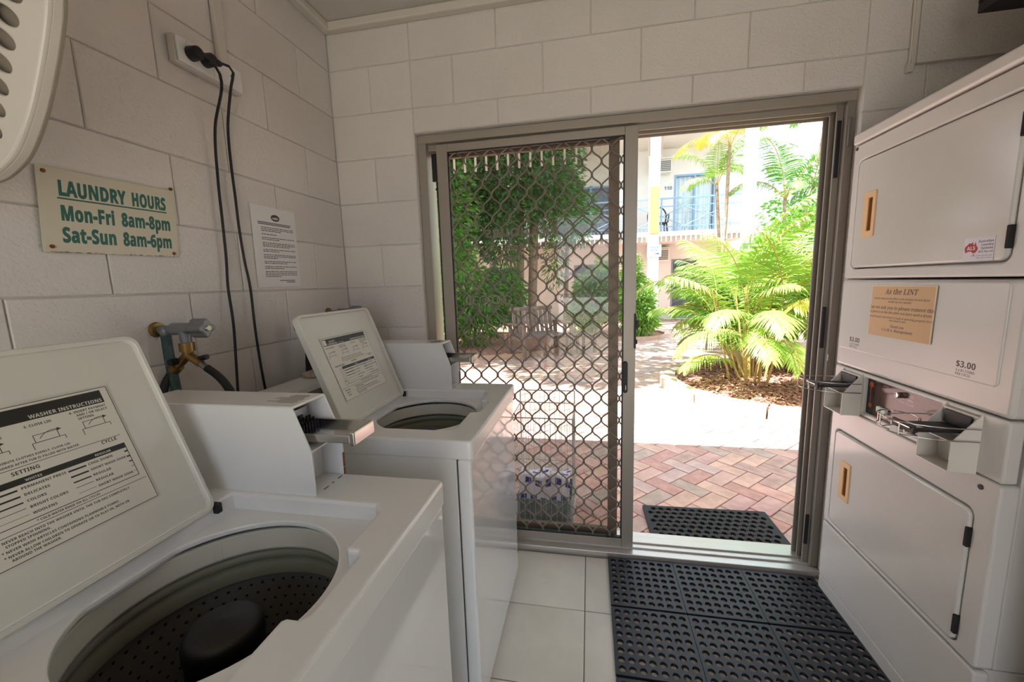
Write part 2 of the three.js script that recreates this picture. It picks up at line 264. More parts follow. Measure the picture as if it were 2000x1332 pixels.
{ const d = struct('door_2'), zf = -0.042, zb = -0.066;
  const SX0 = 0.49, SX1 = 1.398, SY0 = 0.034, SY1 = 1.99;
  const st = (x0, x1, y0, y1) => rb(x0, x1, y0, y1, zb, zf, 0.002, 1);
  part(d, 'stile', [st(SX0, SX0 + 0.052, SY0, SY1)], M.alu); part(d, 'stile', [st(SX1 - 0.054, SX1, SY0, SY1)], M.alu);
  part(d, 'rail', [st(SX0 + 0.052, SX1 - 0.054, SY1 - 0.034, SY1)], M.alu); part(d, 'rail', [st(SX0 + 0.052, SX1 - 0.054, SY0, SY0 + 0.042)], M.alu);
  part(d, 'seal', [bx(SX0 + 0.052, SX0 + 0.057, SY0 + 0.042, SY1 - 0.034, zb, zf - 0.006), bx(SX1 - 0.059, SX1 - 0.054, SY0 + 0.042, SY1 - 0.034, zb, zf - 0.006), bx(SX0 + 0.057, SX1 - 0.059, SY1 - 0.039, SY1 - 0.034, zb, zf - 0.006), bx(SX0 + 0.057, SX1 - 0.059, SY0 + 0.042, SY0 + 0.047, zb, zf - 0.006)], M.black);
  // diamond grille: wires that zigzag and meet at flattened nodes
  const px = 0.0836, py = 0.1072, gx0 = SX0 + 0.054, gx1 = SX1 - 0.056, gy0 = SY0 + 0.044, gy1 = SY1 - 0.036, xN = 1.079, yN = 1.27;
  for (let k = -14; k < 14; k++) for (const s of [0]) {
    const xc = xN + (k + 0.5) * px / 2, pts = []; if (xc < gx0 - px / 4 || xc > gx1 + px / 4) continue;
    for (let y = gy0; y <= gy1 + 1e-6; y += py / 16) {
      const t = (y - yN) / py + (k & 1 ? 0.5 : 0), ph = t - Math.floor(t), tri = 1 - 4 * Math.abs(ph - 0.5);
      const x = xc - (px / 4 - 0.002) * Math.sign(tri) * Math.sin(Math.PI / 2 * Math.min(1, Math.abs(tri) * 1.25));
      pts.push(V(Math.min(gx1, Math.max(gx0, x)), y, zf - 0.013));
    }
    part(d, 'grille_wire', [tube(pts, 0.0038, pts.length * 2, 6)], M.wire);
  }
  part(d, 'handle', [ext(rrect(1.342, 1.364, 0.822, 0.97, 0.0108), 0.012, 0.003).translate(0, 0, zf)], M.black);
  part(d, 'lock_tongue', [rb(1.352, 1.358, 0.838, 0.862, zf + 0.012, zf + 0.022, 0.002, 1)], M.steel);
  part(d, 'latch', [rb(1.39, 1.4, 1.03, 1.19, zf - 0.002, zf + 0.004, 0.002, 1), rb(1.4, 1.412, 1.125, 1.16, zf - 0.02, zf + 0.002, 0.002, 1), rb(1.4, 1.406, 1.05, 1.07, zf - 0.02, zf + 0.002, 0.002, 1)], M.black);
  part(d, 'brush_seal', [rb(0.462, 0.49, 1.83, 1.955, -0.06, -0.048, 0.002, 1), rb(0.474, 0.482, 1.79, 1.8, -0.06, -0.05, 0.002, 1), bx(0.478, 0.4855, 0.04, 1.83, -0.066, -0.06)], M.black);
}
{ const d = struct('door_3'), z0 = -0.125, z1 = -0.1;
  const fr = (x0, x1, y0, y1) => rb(x0, x1, y0, y1, z0, z1, 0.002, 1);
  part(d, 'stile', [fr(0.492, 0.53, 0.03, 1.985)], M.bronze); part(d, 'stile', [fr(1.28, 1.326, 0.03, 1.985)], M.bronze);
  part(d, 'rail', [fr(0.53, 1.28, 1.945, 1.985)], M.bronze); part(d, 'rail', [fr(0.53, 1.28, 0.03, 0.09)], M.bronze);
  part(d, 'pane', [bx(0.53, 1.28, 0.09, 1.945, -0.115, -0.111)], M.glassTint);
  const font = await new FontLoader().loadAsync('fonts/droid/droid_sans_bold.typeface.json');
  const word = (s, size, x, y, wide) => { const g = new TextGeometry(s, { font, size, depth: 0.0006, curveSegments: 4 }); g.computeBoundingBox(); const w = g.boundingBox.max.x; return g.translate(-w / 2, 0, 0).scale(wide / w, 1, 1).rotateY(Math.PI).translate(x, y, -0.1155); };
  part(d, 'lettering', [word('LAUNDRY HOURS', 0.04, 0.963, 1.565, 0.538), word('Mon-Fri 8am-8pm', 0.03, 0.982, 1.5, 0.387), word('Sat-Sun 8am-6pm', 0.03, 0.91, 1.452, 0.34)], M.vinyl, { label: 'white vinyl opening hours seen from behind' });
  const rings = []; for (const x of [0.6, 0.634, 0.672, 0.7, 0.735, 0.763, 0.793, 1.05, 1.076, 1.103, 1.15, 1.178, 1.2]) rings.push(new THREE.TorusGeometry(0.02, 0.0022, 4, 24).scale(1, 1, 0.2).translate(x, 1.262, -0.1158));
  part(d, 'safety_rings', rings, M.vinyl, { label: 'row of white vinyl rings' });
}

// ------------------------------------------------------------------ washers on the left
const washLabel = canvasTex(1024, 860, (c, w, h) => {
  c.fillStyle = '#d9d5c7'; c.fillRect(0, 0, w, h); c.strokeStyle = '#25231f'; c.fillStyle = '#25231f'; c.lineWidth = 4;
  c.strokeRect(6, 6, w - 12, h - 12); c.fillRect(24, 22, w - 70, 88);
  c.fillStyle = '#d9d5c7'; c.font = 'bold 32px sans-serif'; c.textAlign = 'right'; c.fillText('WASHER INSTRUCTIONS', w - 56, 102); c.textAlign = 'left'; c.font = 'bold 30px sans-serif'; c.fillText('QUALITY', 150, 70); c.fillText('COMMERCIAL', 110, 102); c.fillRect(330, 94, 120, 4); c.fillRect(30, 30, 66, 72);
  c.fillStyle = '#25231f'; c.font = 'bold 21px sans-serif';
  const T = (s, x, y) => c.fillText(s, x, y);
  T('1. ADD DETERGENT', 26, 150); T('2. LOAD TO TOP', 290, 150); T('ROW OF HOLES', 312, 174); T('3. CLOSE LID', 560, 150); T('4. INSERT PAYMENT', 776, 138); T('AND / OR SELECT', 806, 162); T('SETTING', 806, 186);
  c.lineWidth = 3; for (const x of [60, 330, 580, 820]) { c.strokeRect(x, 205, 110, 46); c.beginPath(); c.moveTo(x - 16, 251); c.lineTo(x + 136, 251); c.lineTo(x + 136, 272); c.moveTo(x - 16, 251); c.lineTo(x - 16, 290); c.stroke(); c.beginPath(); c.moveTo(x + 24, 232); c.quadraticCurveTo(x + 60, 190, x + 112, 200); c.stroke(); c.beginPath(); c.moveTo(x + 112, 192); c.lineTo(x + 132, 204); c.lineTo(x + 110, 212); c.fill(); }
  c.font = 'bold 18px sans-serif'; T('UNBALANCE: DISTRIBUTE CLOTHES EVENLY, CLOSE LID', 250, 318); T('BLEACH: MAY BE ADDED AFTER TUB IS FILLED WITH WATER', 250, 344);
  c.fillRect(250, 356, w - 300, 3); c.font = 'bold 30px sans-serif'; T('TEMPERATURE', 60, 408); T('SETTING', 430, 396); T('CYCLE', 860, 384);
  c.lineWidth = 4; c.strokeRect(190, 420, w - 240, 240); c.fillRect(190, 420, w - 240, 34); c.fillStyle = '#d9d5c7'; c.font = 'bold 20px sans-serif'; T('WHITES', 470, 445); T('REGULAR', 800, 445); c.fillStyle = '#25231f';
  [['PERMANENT PRESS', 'COOL DOWN', 10], ['DELICATES', 'SHORT WASH SOAK', 10], ['COLORS', 'REGULAR', 8], ['BRIGHT COLORS', 'REGULAR', 3], ['WOOLENS', 'SHORT WASH SOAK', 2]].forEach(([a, b, lw], i) => { const y = 484 + i * 38; c.font = 'bold 22px sans-serif'; T(a, 440, y); T(b, 750, y); c.fillRect(210, y - 10, 215, lw); c.fillRect(650, y - 10, 90, lw); c.fillRect(954, y - 10, 20, lw); });
  c.beginPath(); c.arc(150, 640, 30, 0, 7); c.stroke(); c.strokeRect(138, 440, 24, 180);
  c.font = 'bold 17px sans-serif'; T('* COLD WATER RINSE ON ALL CYCLES', 440, 684); c.fillRect(20, 694, w - 40, 3);
  c.font = 'bold 24px sans-serif'; T('PERSONAL', 60, 736); T('SAFETY', 74, 770); T('RULES', 86, 804);
  c.font = 'bold 19px sans-serif'; T('* NEVER REACH INTO THE WASHER UNTIL THE TUB HAS COMPLETELY', 270, 726); T('STOPPED SPINNING.', 292, 750); T('* NEVER WASH ARTICLES CONTAINING FLAMMABLE FUMES.', 270, 778); T('* NEVER ALLOW CHILDREN TO OPERATE OR TO PLAY IN, WITH OR', 270, 806); T('AROUND THE WASHER.', 292, 830);
});
M.washLabel = S({ map: washLabel, roughness: 0.4 });
const speckle = (n, seed, f) => { const r = rng(seed); return Array.from({ length: n }, () => f(r)); };
function makeWasher(z0, label) {
  const W = 0.652, z1 = z0 + W, cz = z0 + 0.325, cx = 0.6, TOP = 0.9;
  const t = thing('washing_machine', label, 'washing machine', [0.48, 0, cz], 'top loading coin washers along the left wall');
  part(t, 'cabinet', [rb(0.12, 0.818, 0.03, 0.856, z0 + 0.002, z0 + 0.012, 0.003, 1), rb(0.12, 0.818, 0.03, 0.856, z1 - 0.012, z1 - 0.002, 0.003, 1), bx(0.12, 0.13, 0.03, 0.856, z0 + 0.012, z1 - 0.012), bx(0.13, 0.81, 0.03, 0.04, z0 + 0.012, z1 - 0.012)], M.enamel);
  part(t, 'front_panel', [rb(0.821, 0.862, 0.022, 0.85, z0, z1, 0.008, 3)], M.gloss);
  for (const [x, z] of [[0.16, z0 + 0.05], [0.16, z1 - 0.05], [0.8, z0 + 0.05], [0.8, z1 - 0.05]]) part(t, 'foot', [cyl(V(x, 0, z), V(x, 0.032, z), 0.022, 0.018, 12)], M.black);
  // top with the lid well cut through it (shape in x, -z)
  const s = rrect(0.115, 0.868, -z1 - 0.001, -z0 + 0.001, 0.014), hole = new THREE.Path(), Z = (q) => -(z0 + q), c = 0.02;
  const ring = [[0.425, 0.118], [0.765, 0.118], [0.785, 0.138], [0.785, 0.25], [0.792, 0.256], [0.81, 0.256], [0.818, 0.266], [0.818, 0.384], [0.81, 0.394], [0.792, 0.394], [0.785, 0.4], [0.785, 0.55], [0.765, 0.572], [0.425, 0.572]];
  ring.forEach(([x, q], i) => (i ? hole.lineTo(x, Z(q)) : hole.moveTo(x, Z(q)))); hole.closePath(); s.holes.push(hole);
  part(t, 'top_panel', [ext(s, 0.044, 0.007, 8, 3).rotateX(-Math.PI / 2).translate(0, TOP - 0.044 + 0.0, 0).translate(0, -0.0, 0)], M.enamel);
  // floor of the well with the round loading opening, flattened towards the hinge
  const fl = rrect(0.40, 0.83, Z(0.6), Z(0.09), 0.01), op = new THREE.Path(), R = 0.181, a0 = Math.acos(-0.168 / R);
  const N = 72; for (let i = 0; i <= N; i++) { const a = -a0 + (2 * a0) * i / N; const p = [cx + R * Math.cos(a), -cz + R * Math.sin(a)]; i ? op.lineTo(...p) : op.moveTo(...p); } op.closePath(); fl.holes.push(op);
  part(t, 'lid_well', [ext(fl, 0.006, 0.0028, 8, 2).rotateX(-Math.PI / 2).translate(0, 0.862, 0)], M.enamel);
  part(t, 'tub_ring', [lathe([[0.208, 0.846], [0.193, 0.85], [0.19, 0.846], [0.189, 0.81], [0.187, 0.806], [0.198, 0.803], [0.208, 0.803]], [cx, 0, cz], 64)], M.tub);
  part(t, 'balance_ring', [lathe([[0.215, 0.8], [0.199, 0.799], [0.195, 0.79], [0.197, 0.78], [0.204, 0.775], [0.199, 0.768], [0.199, 0.742], [0.206, 0.736], [0.22, 0.735]], [cx, 0, cz], 64)], M.tubGrey);
  part(t, 'wash_basket', [lathe([[0.221, 0.79], [0.219, 0.78], [0.215, 0.5], [0.2, 0.4], [0.05, 0.385], [0, 0.385], [0, 0.38], [0.21, 0.395], [0.222, 0.5], [0.226, 0.79]], [cx, 0, cz], 64)], M.basket);
  const holes = []; for (let j = 0; j < 13; j++) for (let i = 0; i < 66; i++) { const a = (i + (j & 1) / 2) / 66 * 2 * Math.PI, y = 0.715 - j * 0.021, r = 0.2165 - 0.00025 * j; holes.push(new THREE.CircleGeometry(0.0032, 6).rotateY(-Math.PI / 2).translate(r, 0, 0).rotateY(a).translate(cx, y, cz)); }
  part(t, 'perforations', holes, M.blackMatt, { kind: 'stuff' });
  part(t, 'agitator', [lathe([[0, 0.812], [0.045, 0.806], [0.054, 0.8], [0.058, 0.788], [0.058, 0.77], [0.054, 0.766], [0.056, 0.76], [0.06, 0.62], [0.085, 0.48], [0.13, 0.41], [0.13, 0.39]], [cx, 0, cz], 40), ...[0, 1, 2, 3].map((k) => rb(0.05, 0.13, 0.4, 0.62, -0.006, 0.006, 0.004, 1).rotateY(k * Math.PI / 2 + 0.4).translate(cx, 0, cz))], M.ebony);
  // lid standing open against the rear
  const ang = 21 * Math.PI / 180, HX = 0.432, HY = 0.898, up = V(-Math.sin(ang), Math.cos(ang), 0), nn = V(Math.cos(ang), Math.sin(ang), 0), zr = z0 + 0.163;
  const at = (u, v, n) => V(HX, HY, zr + u).addScaledVector(up, v).addScaledVector(nn, n);
  const basis = new THREE.Matrix4().makeBasis(V(0, 0, -1), up, nn);
  const lidG = ext(rrect(-0.42, 0.0, 0, 0.39, 0.022), 0.006, 0.004, 8, 2).translate(0, 0, -0.018), flange = (() => { const q = rrect(-0.42, 0, 0, 0.39, 0.022); q.holes.push(rrect(-0.411, -0.009, 0.009, 0.381, 0.018, THREE.Path)); return ext(q, 0.012, 0.002, 8, 1).translate(0, 0, -0.012); })();
  const place = (g) => g.applyMatrix4(basis).translate(HX, HY, zr);
  const lid = part(t, 'lid', [place(lidG), place(flange)], M.enamelLid);
  part(lid, 'instruction_label', [sheet(at(0.352, 0.077, -0.0068), V(0, 0, -0.272), up.clone().multiplyScalar(0.226), 0.0005)], M.washLabel, { uv: true, label: 'black printed washing instructions' });
  part(lid, 'hinge', [rb(HX - 0.016, HX + 0.004, HY - 0.012, HY + 0.01, zr - 0.009, zr + 0.004, 0.003, 1)], M.black); part(lid, 'hinge', [rb(HX - 0.016, HX + 0.004, HY - 0.012, HY + 0.01, zr + 0.416, zr + 0.429, 0.003, 1)], M.black);
  // coin box on the rear right of the top
  const b0 = z0 - 0.002, b1 = z0 + 0.105, side = () => { const p = new THREE.Shape(); p.moveTo(0.165, TOP); p.lineTo(0.62, TOP); p.lineTo(0.62, 1.004); p.lineTo(0.584, 1.1); p.lineTo(0.18, 1.1); p.quadraticCurveTo(0.165, 1.1, 0.165, 1.085); p.closePath(); return p; };
  const box = part(t, 'coin_box', [ext(side(), 0.003, 0.0008, 6, 1).translate(0, 0, b0), ext(side(), 0.003, 0.0008, 6, 1).translate(0, 0, b1 - 0.003), rb(0.168, 0.584, 1.095, 1.1015, b0 + 0.001, b1 - 0.001, 0.002, 1), bx(0.165, 0.169, TOP, 1.09, b0 + 0.003, b1 - 0.003), bx(0.17, 0.62, TOP, TOP + 0.003, b0 + 0.003, b1 - 0.003), bx(0.56, 0.564, TOP + 0.003, 1.004, b0 + 0.003, b1 - 0.003), bx(0.5, 0.619, 1.0025, 1.0055, b0 + 0.003, b1 - 0.003), bx(0.5, 0.503, 1.006, 1.095, b0 + 0.003, b1 - 0.003)], M.enamel);
  part(box, 'lock', [new THREE.TorusGeometry(0.0135, 0.0035, 8, 20).rotateY(Math.PI / 2).translate(0.568, 0.955, b1 - 0.03), cyl(V(0.564, 0.955, b1 - 0.03), V(0.567, 0.955, b1 - 0.03), 0.012, 0.012, 16)], M.chrome);
  const rr = rng(77), spots = [];
  for (let i = 0; i < 16; i++) { const x = 0.44 + 0.17 * rr(), l = 0.006 + 0.03 * rr(), h = 0.002 + 0.006 * rr() * rr(); spots.push(rb(x, Math.min(0.62, x + l), TOP - 0.0005, TOP + h, b1 - 0.0012, b1 + 0.0016, 0.0005, 1)); }
  for (let i = 0; i < 15; i++) { const z = b0 + 0.01 + 0.085 * rr(), l = 0.006 + 0.02 * rr(); spots.push(rb(0.6185, 0.6215, TOP, TOP + 0.003 + 0.006 * rr(), z, Math.min(b1, z + l), 0.0006, 1)); }
  for (let i = 0; i < 9; i++) { const y = TOP + 0.09 * rr() * rr(), l = 0.004 + 0.014 * rr(); spots.push(rb(0.6185, 0.6212, y, y + l, b0 - 0.001, b0 + 0.004, 0.0006, 1)); }
  for (let i = 0; i < 14; i++) { const z = b0 + 0.004 + 0.085 * rr(), x = 0.57 + 0.04 * rr(); spots.push(new THREE.CylinderGeometry(0.004 + 0.007 * rr(), 0.004, 0.0008, 7).scale(1, 1, 1.8).translate(x, TOP + 0.0034, z)); }
  part(box, 'rust', spots, M.rust, { label: 'brown rust along the bottom edges' });
  const sl = part(box, 'coin_slide', [rb(0.52, 0.705, 1.028, 1.032, b0 + 0.016, b1 - 0.018, 0.001, 1), rb(0.52, 0.705, 1.024, 1.046, b0 + 0.012, b0 + 0.017, 0.002, 1), rb(0.52, 0.7, 1.02, 1.038, b1 - 0.021, b1 - 0.016, 0.002, 1), rb(0.699, 0.712, 1.014, 1.046, b0 + 0.01, b1 - 0.015, 0.004, 2)], M.chrome, { label: 'chrome coin slide pulled out' });
  const teeth = []; for (let r = 0; r < 3; r++) for (let i = 0; i < 7; i++) teeth.push(cyl(V(0.556 + r * 0.01, 1.032, b0 + 0.022 + i * 0.0095), V(0.556 + r * 0.01, 1.056 - r * 0.004, b0 + 0.022 + i * 0.0095), 0.0026, 0.0026, 6));
  part(sl, 'coin_pins', teeth, M.black); part(sl, 'face_plate', [rb(0.542, 0.546, 1.03, 1.075, b0 + 0.014, b1 - 0.018, 0.001, 1)], M.chrome);
  const marks = []; const mr = rng(83); for (let i = 0; i < 9; i++) marks.push(rb(0.49 + 0.05 * mr(), 0.0 + 0.56 + 0.012 * mr(), 1.1014, 1.1019, b0 + 0.02 + i * 0.007, b0 + 0.023 + i * 0.007, 0.0002, 1));
  part(box, 'worn_lettering', marks.map((g, i) => (i % 2 ? g : g.scale(1, 1, 1))), M.aluDark);
  // console across the rear
  const cs = new THREE.Shape(); cs.moveTo(0.1, TOP); cs.lineTo(0.285, TOP); cs.lineTo(0.25, 0.995); cs.lineTo(0.236, 1.008); cs.lineTo(0.1, 1.008); cs.closePath();
  const con = part(t, 'console', [ext(cs, 0.5, 0.003, 4, 1).translate(0, 0, z0 + 0.13)], M.enamel);
  const cn = V(0.095, 0.035, 0).normalize(), pa = V(0.283, TOP + 0.006, z1 - 0.03).addScaledVector(cn, 0.003), cu = V(-0.0326, 0.0885, 0);
  part(con, 'control_panel', [sheet(pa, V(0, 0, -0.46), cu, 0.002)], M.chrome); part(con, 'display_strip', [sheet(pa.clone().addScaledVector(cn, 0.002).addScaledVector(cu, 0.12).add(V(0, 0, -0.07)), V(0, 0, -0.36), cu.clone().multiplyScalar(0.62), 0.0015)], M.black);
  for (let i = 0; i < 5; i++) part(con, 'button', [new RoundedBoxGeometry(0.006, 0.03, 0.032, 2, 0.003).rotateZ(0.35).translate(0.277, TOP + 0.05, z1 - 0.05 - 0.05 * i - (i ? 0.02 : 0))], i ? M.plastic : M.black);
  return t;
}
const washer = makeWasher(1.036, 'nearer white washing machine, lid open, large readable instruction print on its lid');
copy(washer, 'farther white washing machine beside the sliding door, its open lid against the corner', 0, 0, -0.873);

// ------------------------------------------------------------------ stacked dryers on the right (fronts face -x)
const FX = 2.157;
const fx = (z0, z1, y0, y1, r) => rrect(z0, z1, y0, y1, r);      // shape in (z, y)
const faceX = (shape, depth, bevel, x) => ext(shape, depth, bevel, 8, 3).applyMatrix4(new THREE.Matrix4().makeBasis(V(0, 0, 1), V(0, 1, 0), V(-1, 0, 0))).translate(x + depth, 0, 0);   // outer face at x - bevel
{ const t = thing('stacked_dryer', 'tall cream stack of two coin tumble dryers beside the open doorway', 'dryer', [2.5, 0, 0.4]);
  part(t, 'cabinet', [rb(2.186, 2.86, 0.012, 0.322, 0.068, 0.738, 0.006, 1), rb(2.2, 2.86, 0.326, 1.318, 0.066, 0.741, 0.004, 1), rb(2.2, 2.86, 1.322, 1.8, 0.066, 0.741, 0.004, 1)], M.almond);
  part(t, 'dryer_lid', [rb(2.15, 2.865, 1.804, 1.842, 0.06, 0.746, 0.009, 3)], M.almond);
  const frontHole = (y0, y1, d0, d1) => { const s = fx(0.062, 0.745, y0, y1, 0.012), h = rrect(0.097, 0.688, d0 - 0.004, d1 + 0.004, 0.024, THREE.Path); s.holes.push(h); return faceX(s, 0.03, 0.006, FX + 0.006); };
  const dryerDoor = (d0, d1, hy) => {
    const door = (() => { const s = fx(0.101, 0.684, d0, d1, 0.022); s.holes.push(rrect(0.176, 0.202, hy - 0.058, hy + 0.058, 0.003, THREE.Path)); return part(t, 'dryer_door', [faceX(s, 0.018, 0.007, FX + 0.003)], M.almondDoor); })();
    const hs = fx(0.154, 0.215, hy - 0.077, hy + 0.077, 0.004); hs.holes.push(rrect(0.178, 0.2, hy - 0.056, hy + 0.056, 0.003, THREE.Path));
    part(door, 'door_handle', [faceX(hs, 0.004, 0.0015, FX - 0.0065)], M.cream); part(door, 'handle_cup', [bx(FX + 0.018, FX + 0.02, hy - 0.056, hy + 0.056, 0.178, 0.2), bx(FX - 0.004, FX + 0.02, hy - 0.058, hy - 0.056, 0.176, 0.202), bx(FX - 0.004, FX + 0.02, hy + 0.056, hy + 0.058, 0.176, 0.202), bx(FX - 0.004, FX + 0.02, hy - 0.056, hy + 0.056, 0.176, 0.178), bx(FX - 0.004, FX + 0.02, hy - 0.056, hy + 0.056, 0.2, 0.202)], M.creamDark);
    for (const y of [d0 + 0.055, d1 - 0.075]) part(door, 'hinge', [rb(FX - 0.008, FX + 0.01, y - 0.027, y + 0.027, 0.679, 0.69, 0.002, 1)], M.blackMatt);
    return door;
  };
  part(t, 'upper_front', [frontHole(1.322, 1.8, 1.36, 1.738)], M.almond);
  const ud = dryerDoor(1.36, 1.738, 1.543);
  const sticker = canvasTex(512, 400, (c, w, h) => {
    c.fillStyle = '#e4dde4'; c.fillRect(0, 0, w, h); c.fillStyle = '#b3231c';
    c.beginPath(); [[20, 190], [30, 150], [70, 120], [90, 95], [130, 100], [150, 85], [168, 95], [160, 120], [185, 130], [195, 80], [210, 110], [225, 150], [250, 180], [245, 220], [215, 260], [170, 265], [140, 235], [90, 235], [40, 260]].forEach(([x, y], i) => (i ? c.lineTo(x, y) : c.moveTo(x, y))); c.fill();
    c.beginPath(); c.arc(188, 290, 12, 0, 7); c.fill(); c.fillStyle = '#f0e9e6'; c.font = 'bold 84px sans-serif'; c.fillText('ALS', 62, 212);
    c.fillStyle = '#1d1a45'; c.font = 'bold 50px sans-serif'; c.textAlign = 'right'; ['Australian', 'Laundry', 'Systems'].forEach((s, i) => c.fillText(s, w - 12, 96 + i * 56)); c.font = 'bold 42px sans-serif'; c.fillText('(NT) Pty Ltd', w - 12, 262); c.font = '26px sans-serif'; c.fillStyle = '#3a3750'; c.fillText('Phone: Darwin (08) 8941 0000', w - 14, 320); c.fillText('Sales, service and hire', w - 14, 356);
  });
  part(ud, 'sticker', [sheet(V(FX - 0.0044, 1.362, 0.57), V(0, 0, 0.082), V(0, 0.06, 0), 0.0006)], S({ map: sticker, roughness: 0.5 }), { uv: true, label: 'small sticker with a red map and blue lettering' });
  part(t, 'screw', [cyl(V(FX - 0.002, 1.789, 0.078), V(FX + 0.004, 1.789, 0.078), 0.006, 0.006, 10)], M.black); part(t, 'screw', [cyl(V(FX - 0.002, 0.8, 0.697), V(FX + 0.004, 0.8, 0.697), 0.007, 0.007, 10)], M.black);
  part(t, 'middle_panel', [faceX(fx(0.06, 0.746, 0.99, 1.316, 0.014), 0.03, 0.01, FX + 0.008), faceX(fx(0.072, 0.706, 1.058, 1.31, 0.012), 0.004, 0.0035, FX - 0.002)], M.almond);
  const font = await new FontLoader().loadAsync('fonts/droid/droid_sans_bold.typeface.json'), thin = await new FontLoader().loadAsync('fonts/droid/droid_sans_regular.typeface.json');
  const print = (str, f, size, z, y) => new TextGeometry(str, { font: f, size, depth: 0.0003, curveSegments: 4 }).applyMatrix4(new THREE.Matrix4().makeBasis(V(0, 0, 1), V(0, 1, 0), V(-1, 0, 0))).translate(FX - 0.0054, y, z);
  for (const [z, y] of [[0.591, 1.088], [0.14, 1.09]]) part(t, 'price_mark', [print('$3.00', font, 0.0165, z, y), print('3 x $1 COINS', thin, 0.0068, z + 0.001, y - 0.012), print('PER CYCLE', thin, 0.0068, z + 0.001, y - 0.022)], M.ebony);
  { const s = fx(0.06, 0.746, 0.83, 0.986, 0.008); s.holes.push(rrect(0.238, 0.56, 0.846, 0.972, 0.004, THREE.Path)); part(t, 'control_strip', [faceX(s, 0.022, 0.005, FX + 0.004)], M.almond); }
  const win = part(t, 'control_window', [sheet(V(FX + 0.012, 0.844, 0.236), V(0, 0, 0.326), V(0, 0.13, 0), 0.002)], S({ roughness: 0.15, map: canvasTex(640, 256, (c, w, h) => {
    c.fillStyle = '#4a2c24'; c.fillRect(0, 0, w, h); const r = rng(9); for (let i = 0; i < 260; i++) { c.fillStyle = `rgba(${90 + 60 * r() | 0},${50 + 30 * r() | 0},${38 + 24 * r() | 0},0.25)`; c.fillRect(w * r(), h * r(), 6 + 40 * r(), 2 + 5 * r()); }
    c.fillStyle = '#1b1716'; c.fillRect(0, 0, 80, h); c.fillStyle = '#c2451d'; c.beginPath(); c.arc(42, 44, 20, 0, 7); c.fill(); c.beginPath(); c.arc(42, 190, 18, 0, 7); c.fill(); c.fillRect(34, 60, 8, 110);
    c.fillStyle = '#c9b7a6'; c.font = '17px sans-serif'; ['INSERT COINS', 'SELECT FABRIC', 'PUSH TO START'].forEach((s, i) => c.fillText(s, 300, 40 + i * 26)); c.fillText('UPPER', 150, 30); c.fillText('LOWER', 150, 236); c.strokeStyle = '#a08c7c'; c.strokeRect(110, 12, 500, 232);
    c.fillStyle = '#b34a26'; c.fillRect(560, 80, 30, 60); }) }), { uv: true, label: 'dark brown recessed control plate' });
  part(win, 'lock_button', [cyl(V(FX - 0.004, 0.952, 0.396), V(FX + 0.011, 0.952, 0.396), 0.0095, 0.0095, 18), new THREE.TorusGeometry(0.0078, 0.0022, 6, 18).rotateY(Math.PI / 2).translate(FX - 0.004, 0.952, 0.396)], M.chrome);
  part(win, 'rocker_switch', [rb(FX + 0.0, FX + 0.011, 0.868, 0.888, 0.302, 0.322, 0.003, 1)], M.white); part(win, 'rocker_switch', [rb(FX + 0.0, FX + 0.011, 0.868, 0.888, 0.326, 0.346, 0.003, 1)], M.white);
  part(t, 'lower_front', [frontHole(0.326, 0.827, 0.346, 0.73)], M.almond); dryerDoor(0.346, 0.73, 0.55);
  part(t, 'kick_panel', [faceX(fx(0.061, 0.746, 0.07, 0.319, 0.01), 0.024, 0.006, FX + 0.006), faceX(fx(0.061, 0.746, 0.006, 0.067, 0.006), 0.02, 0.004, FX + 0.006)], M.almond);
  // two coin boxes with slides and wire guards
  for (const [za, zb] of [[0.116, 0.226], [0.574, 0.68]]) {
    const X0 = 2.096, X1 = FX, prof = () => { const p = new THREE.Shape(); p.moveTo(X1, 0.825); p.lineTo(X0, 0.829); p.lineTo(X0, 0.908); p.lineTo(X1, 0.984); p.closePath(); return p; };
    const b = part(t, 'coin_box', [ext(prof(), 0.0025, 0.0007, 4, 1).translate(0, 0, za), ext(prof(), 0.0025, 0.0007, 4, 1).translate(0, 0, zb - 0.0025), bx(X0, X1, 0.826, 0.8295, za + 0.0025, zb - 0.0025), bx(X0 + 0.002, X1, 0.905, 0.908, za + 0.0025, zb - 0.0025), bx(X1 - 0.012, X1 - 0.008, 0.83, 0.905, za + 0.0025, zb - 0.0025), bx(X1 - 0.01, X1 - 0.006, 0.908, 0.975, za + 0.0025, zb - 0.0025)], M.plastic);
    part(b, 'lock', [new THREE.TorusGeometry(0.014, 0.0032, 8, 20).rotateY(Math.PI / 2).translate(X1 - 0.018, 0.872, zb - 0.026)], M.chrome);
    const s2 = part(b, 'coin_slide', [rb(X0 - 0.075, X1 - 0.01, 0.927, 0.934, za + 0.02, zb - 0.012, 0.002, 1), rb(X0 - 0.078, X0 - 0.072, 0.922, 0.944, za + 0.018, zb - 0.01, 0.002, 1), rb(X1 - 0.016, X1 - 0.01, 0.934, 0.97, za + 0.012, zb - 0.012, 0.002, 1)], M.black, { label: 'dark coin slide pushed through a wire guard' });
    const loop = (y) => tube([V(X1 - 0.006, y, zb + 0.006), V(X0 - 0.03, y + 0.002, zb + 0.004), V(X0 - 0.1, y + 0.004, zb - 0.03), V(X0 - 0.112, y + 0.005, (za + zb) / 2), V(X0 - 0.1, y + 0.004, za + 0.02), V(X0 - 0.03, y + 0.002, za - 0.006), V(X1 - 0.006, y, za - 0.008)], 0.0016, 40, 6);
    part(b, 'wire_guard', [loop(0.945), loop(0.912), ...[za + 0.01, zb - 0.025].map((z) => cyl(V(X0 - 0.101, 0.916, z), V(X0 - 0.101, 0.949, z), 0.0015, 0.0015, 6))], M.chrome);
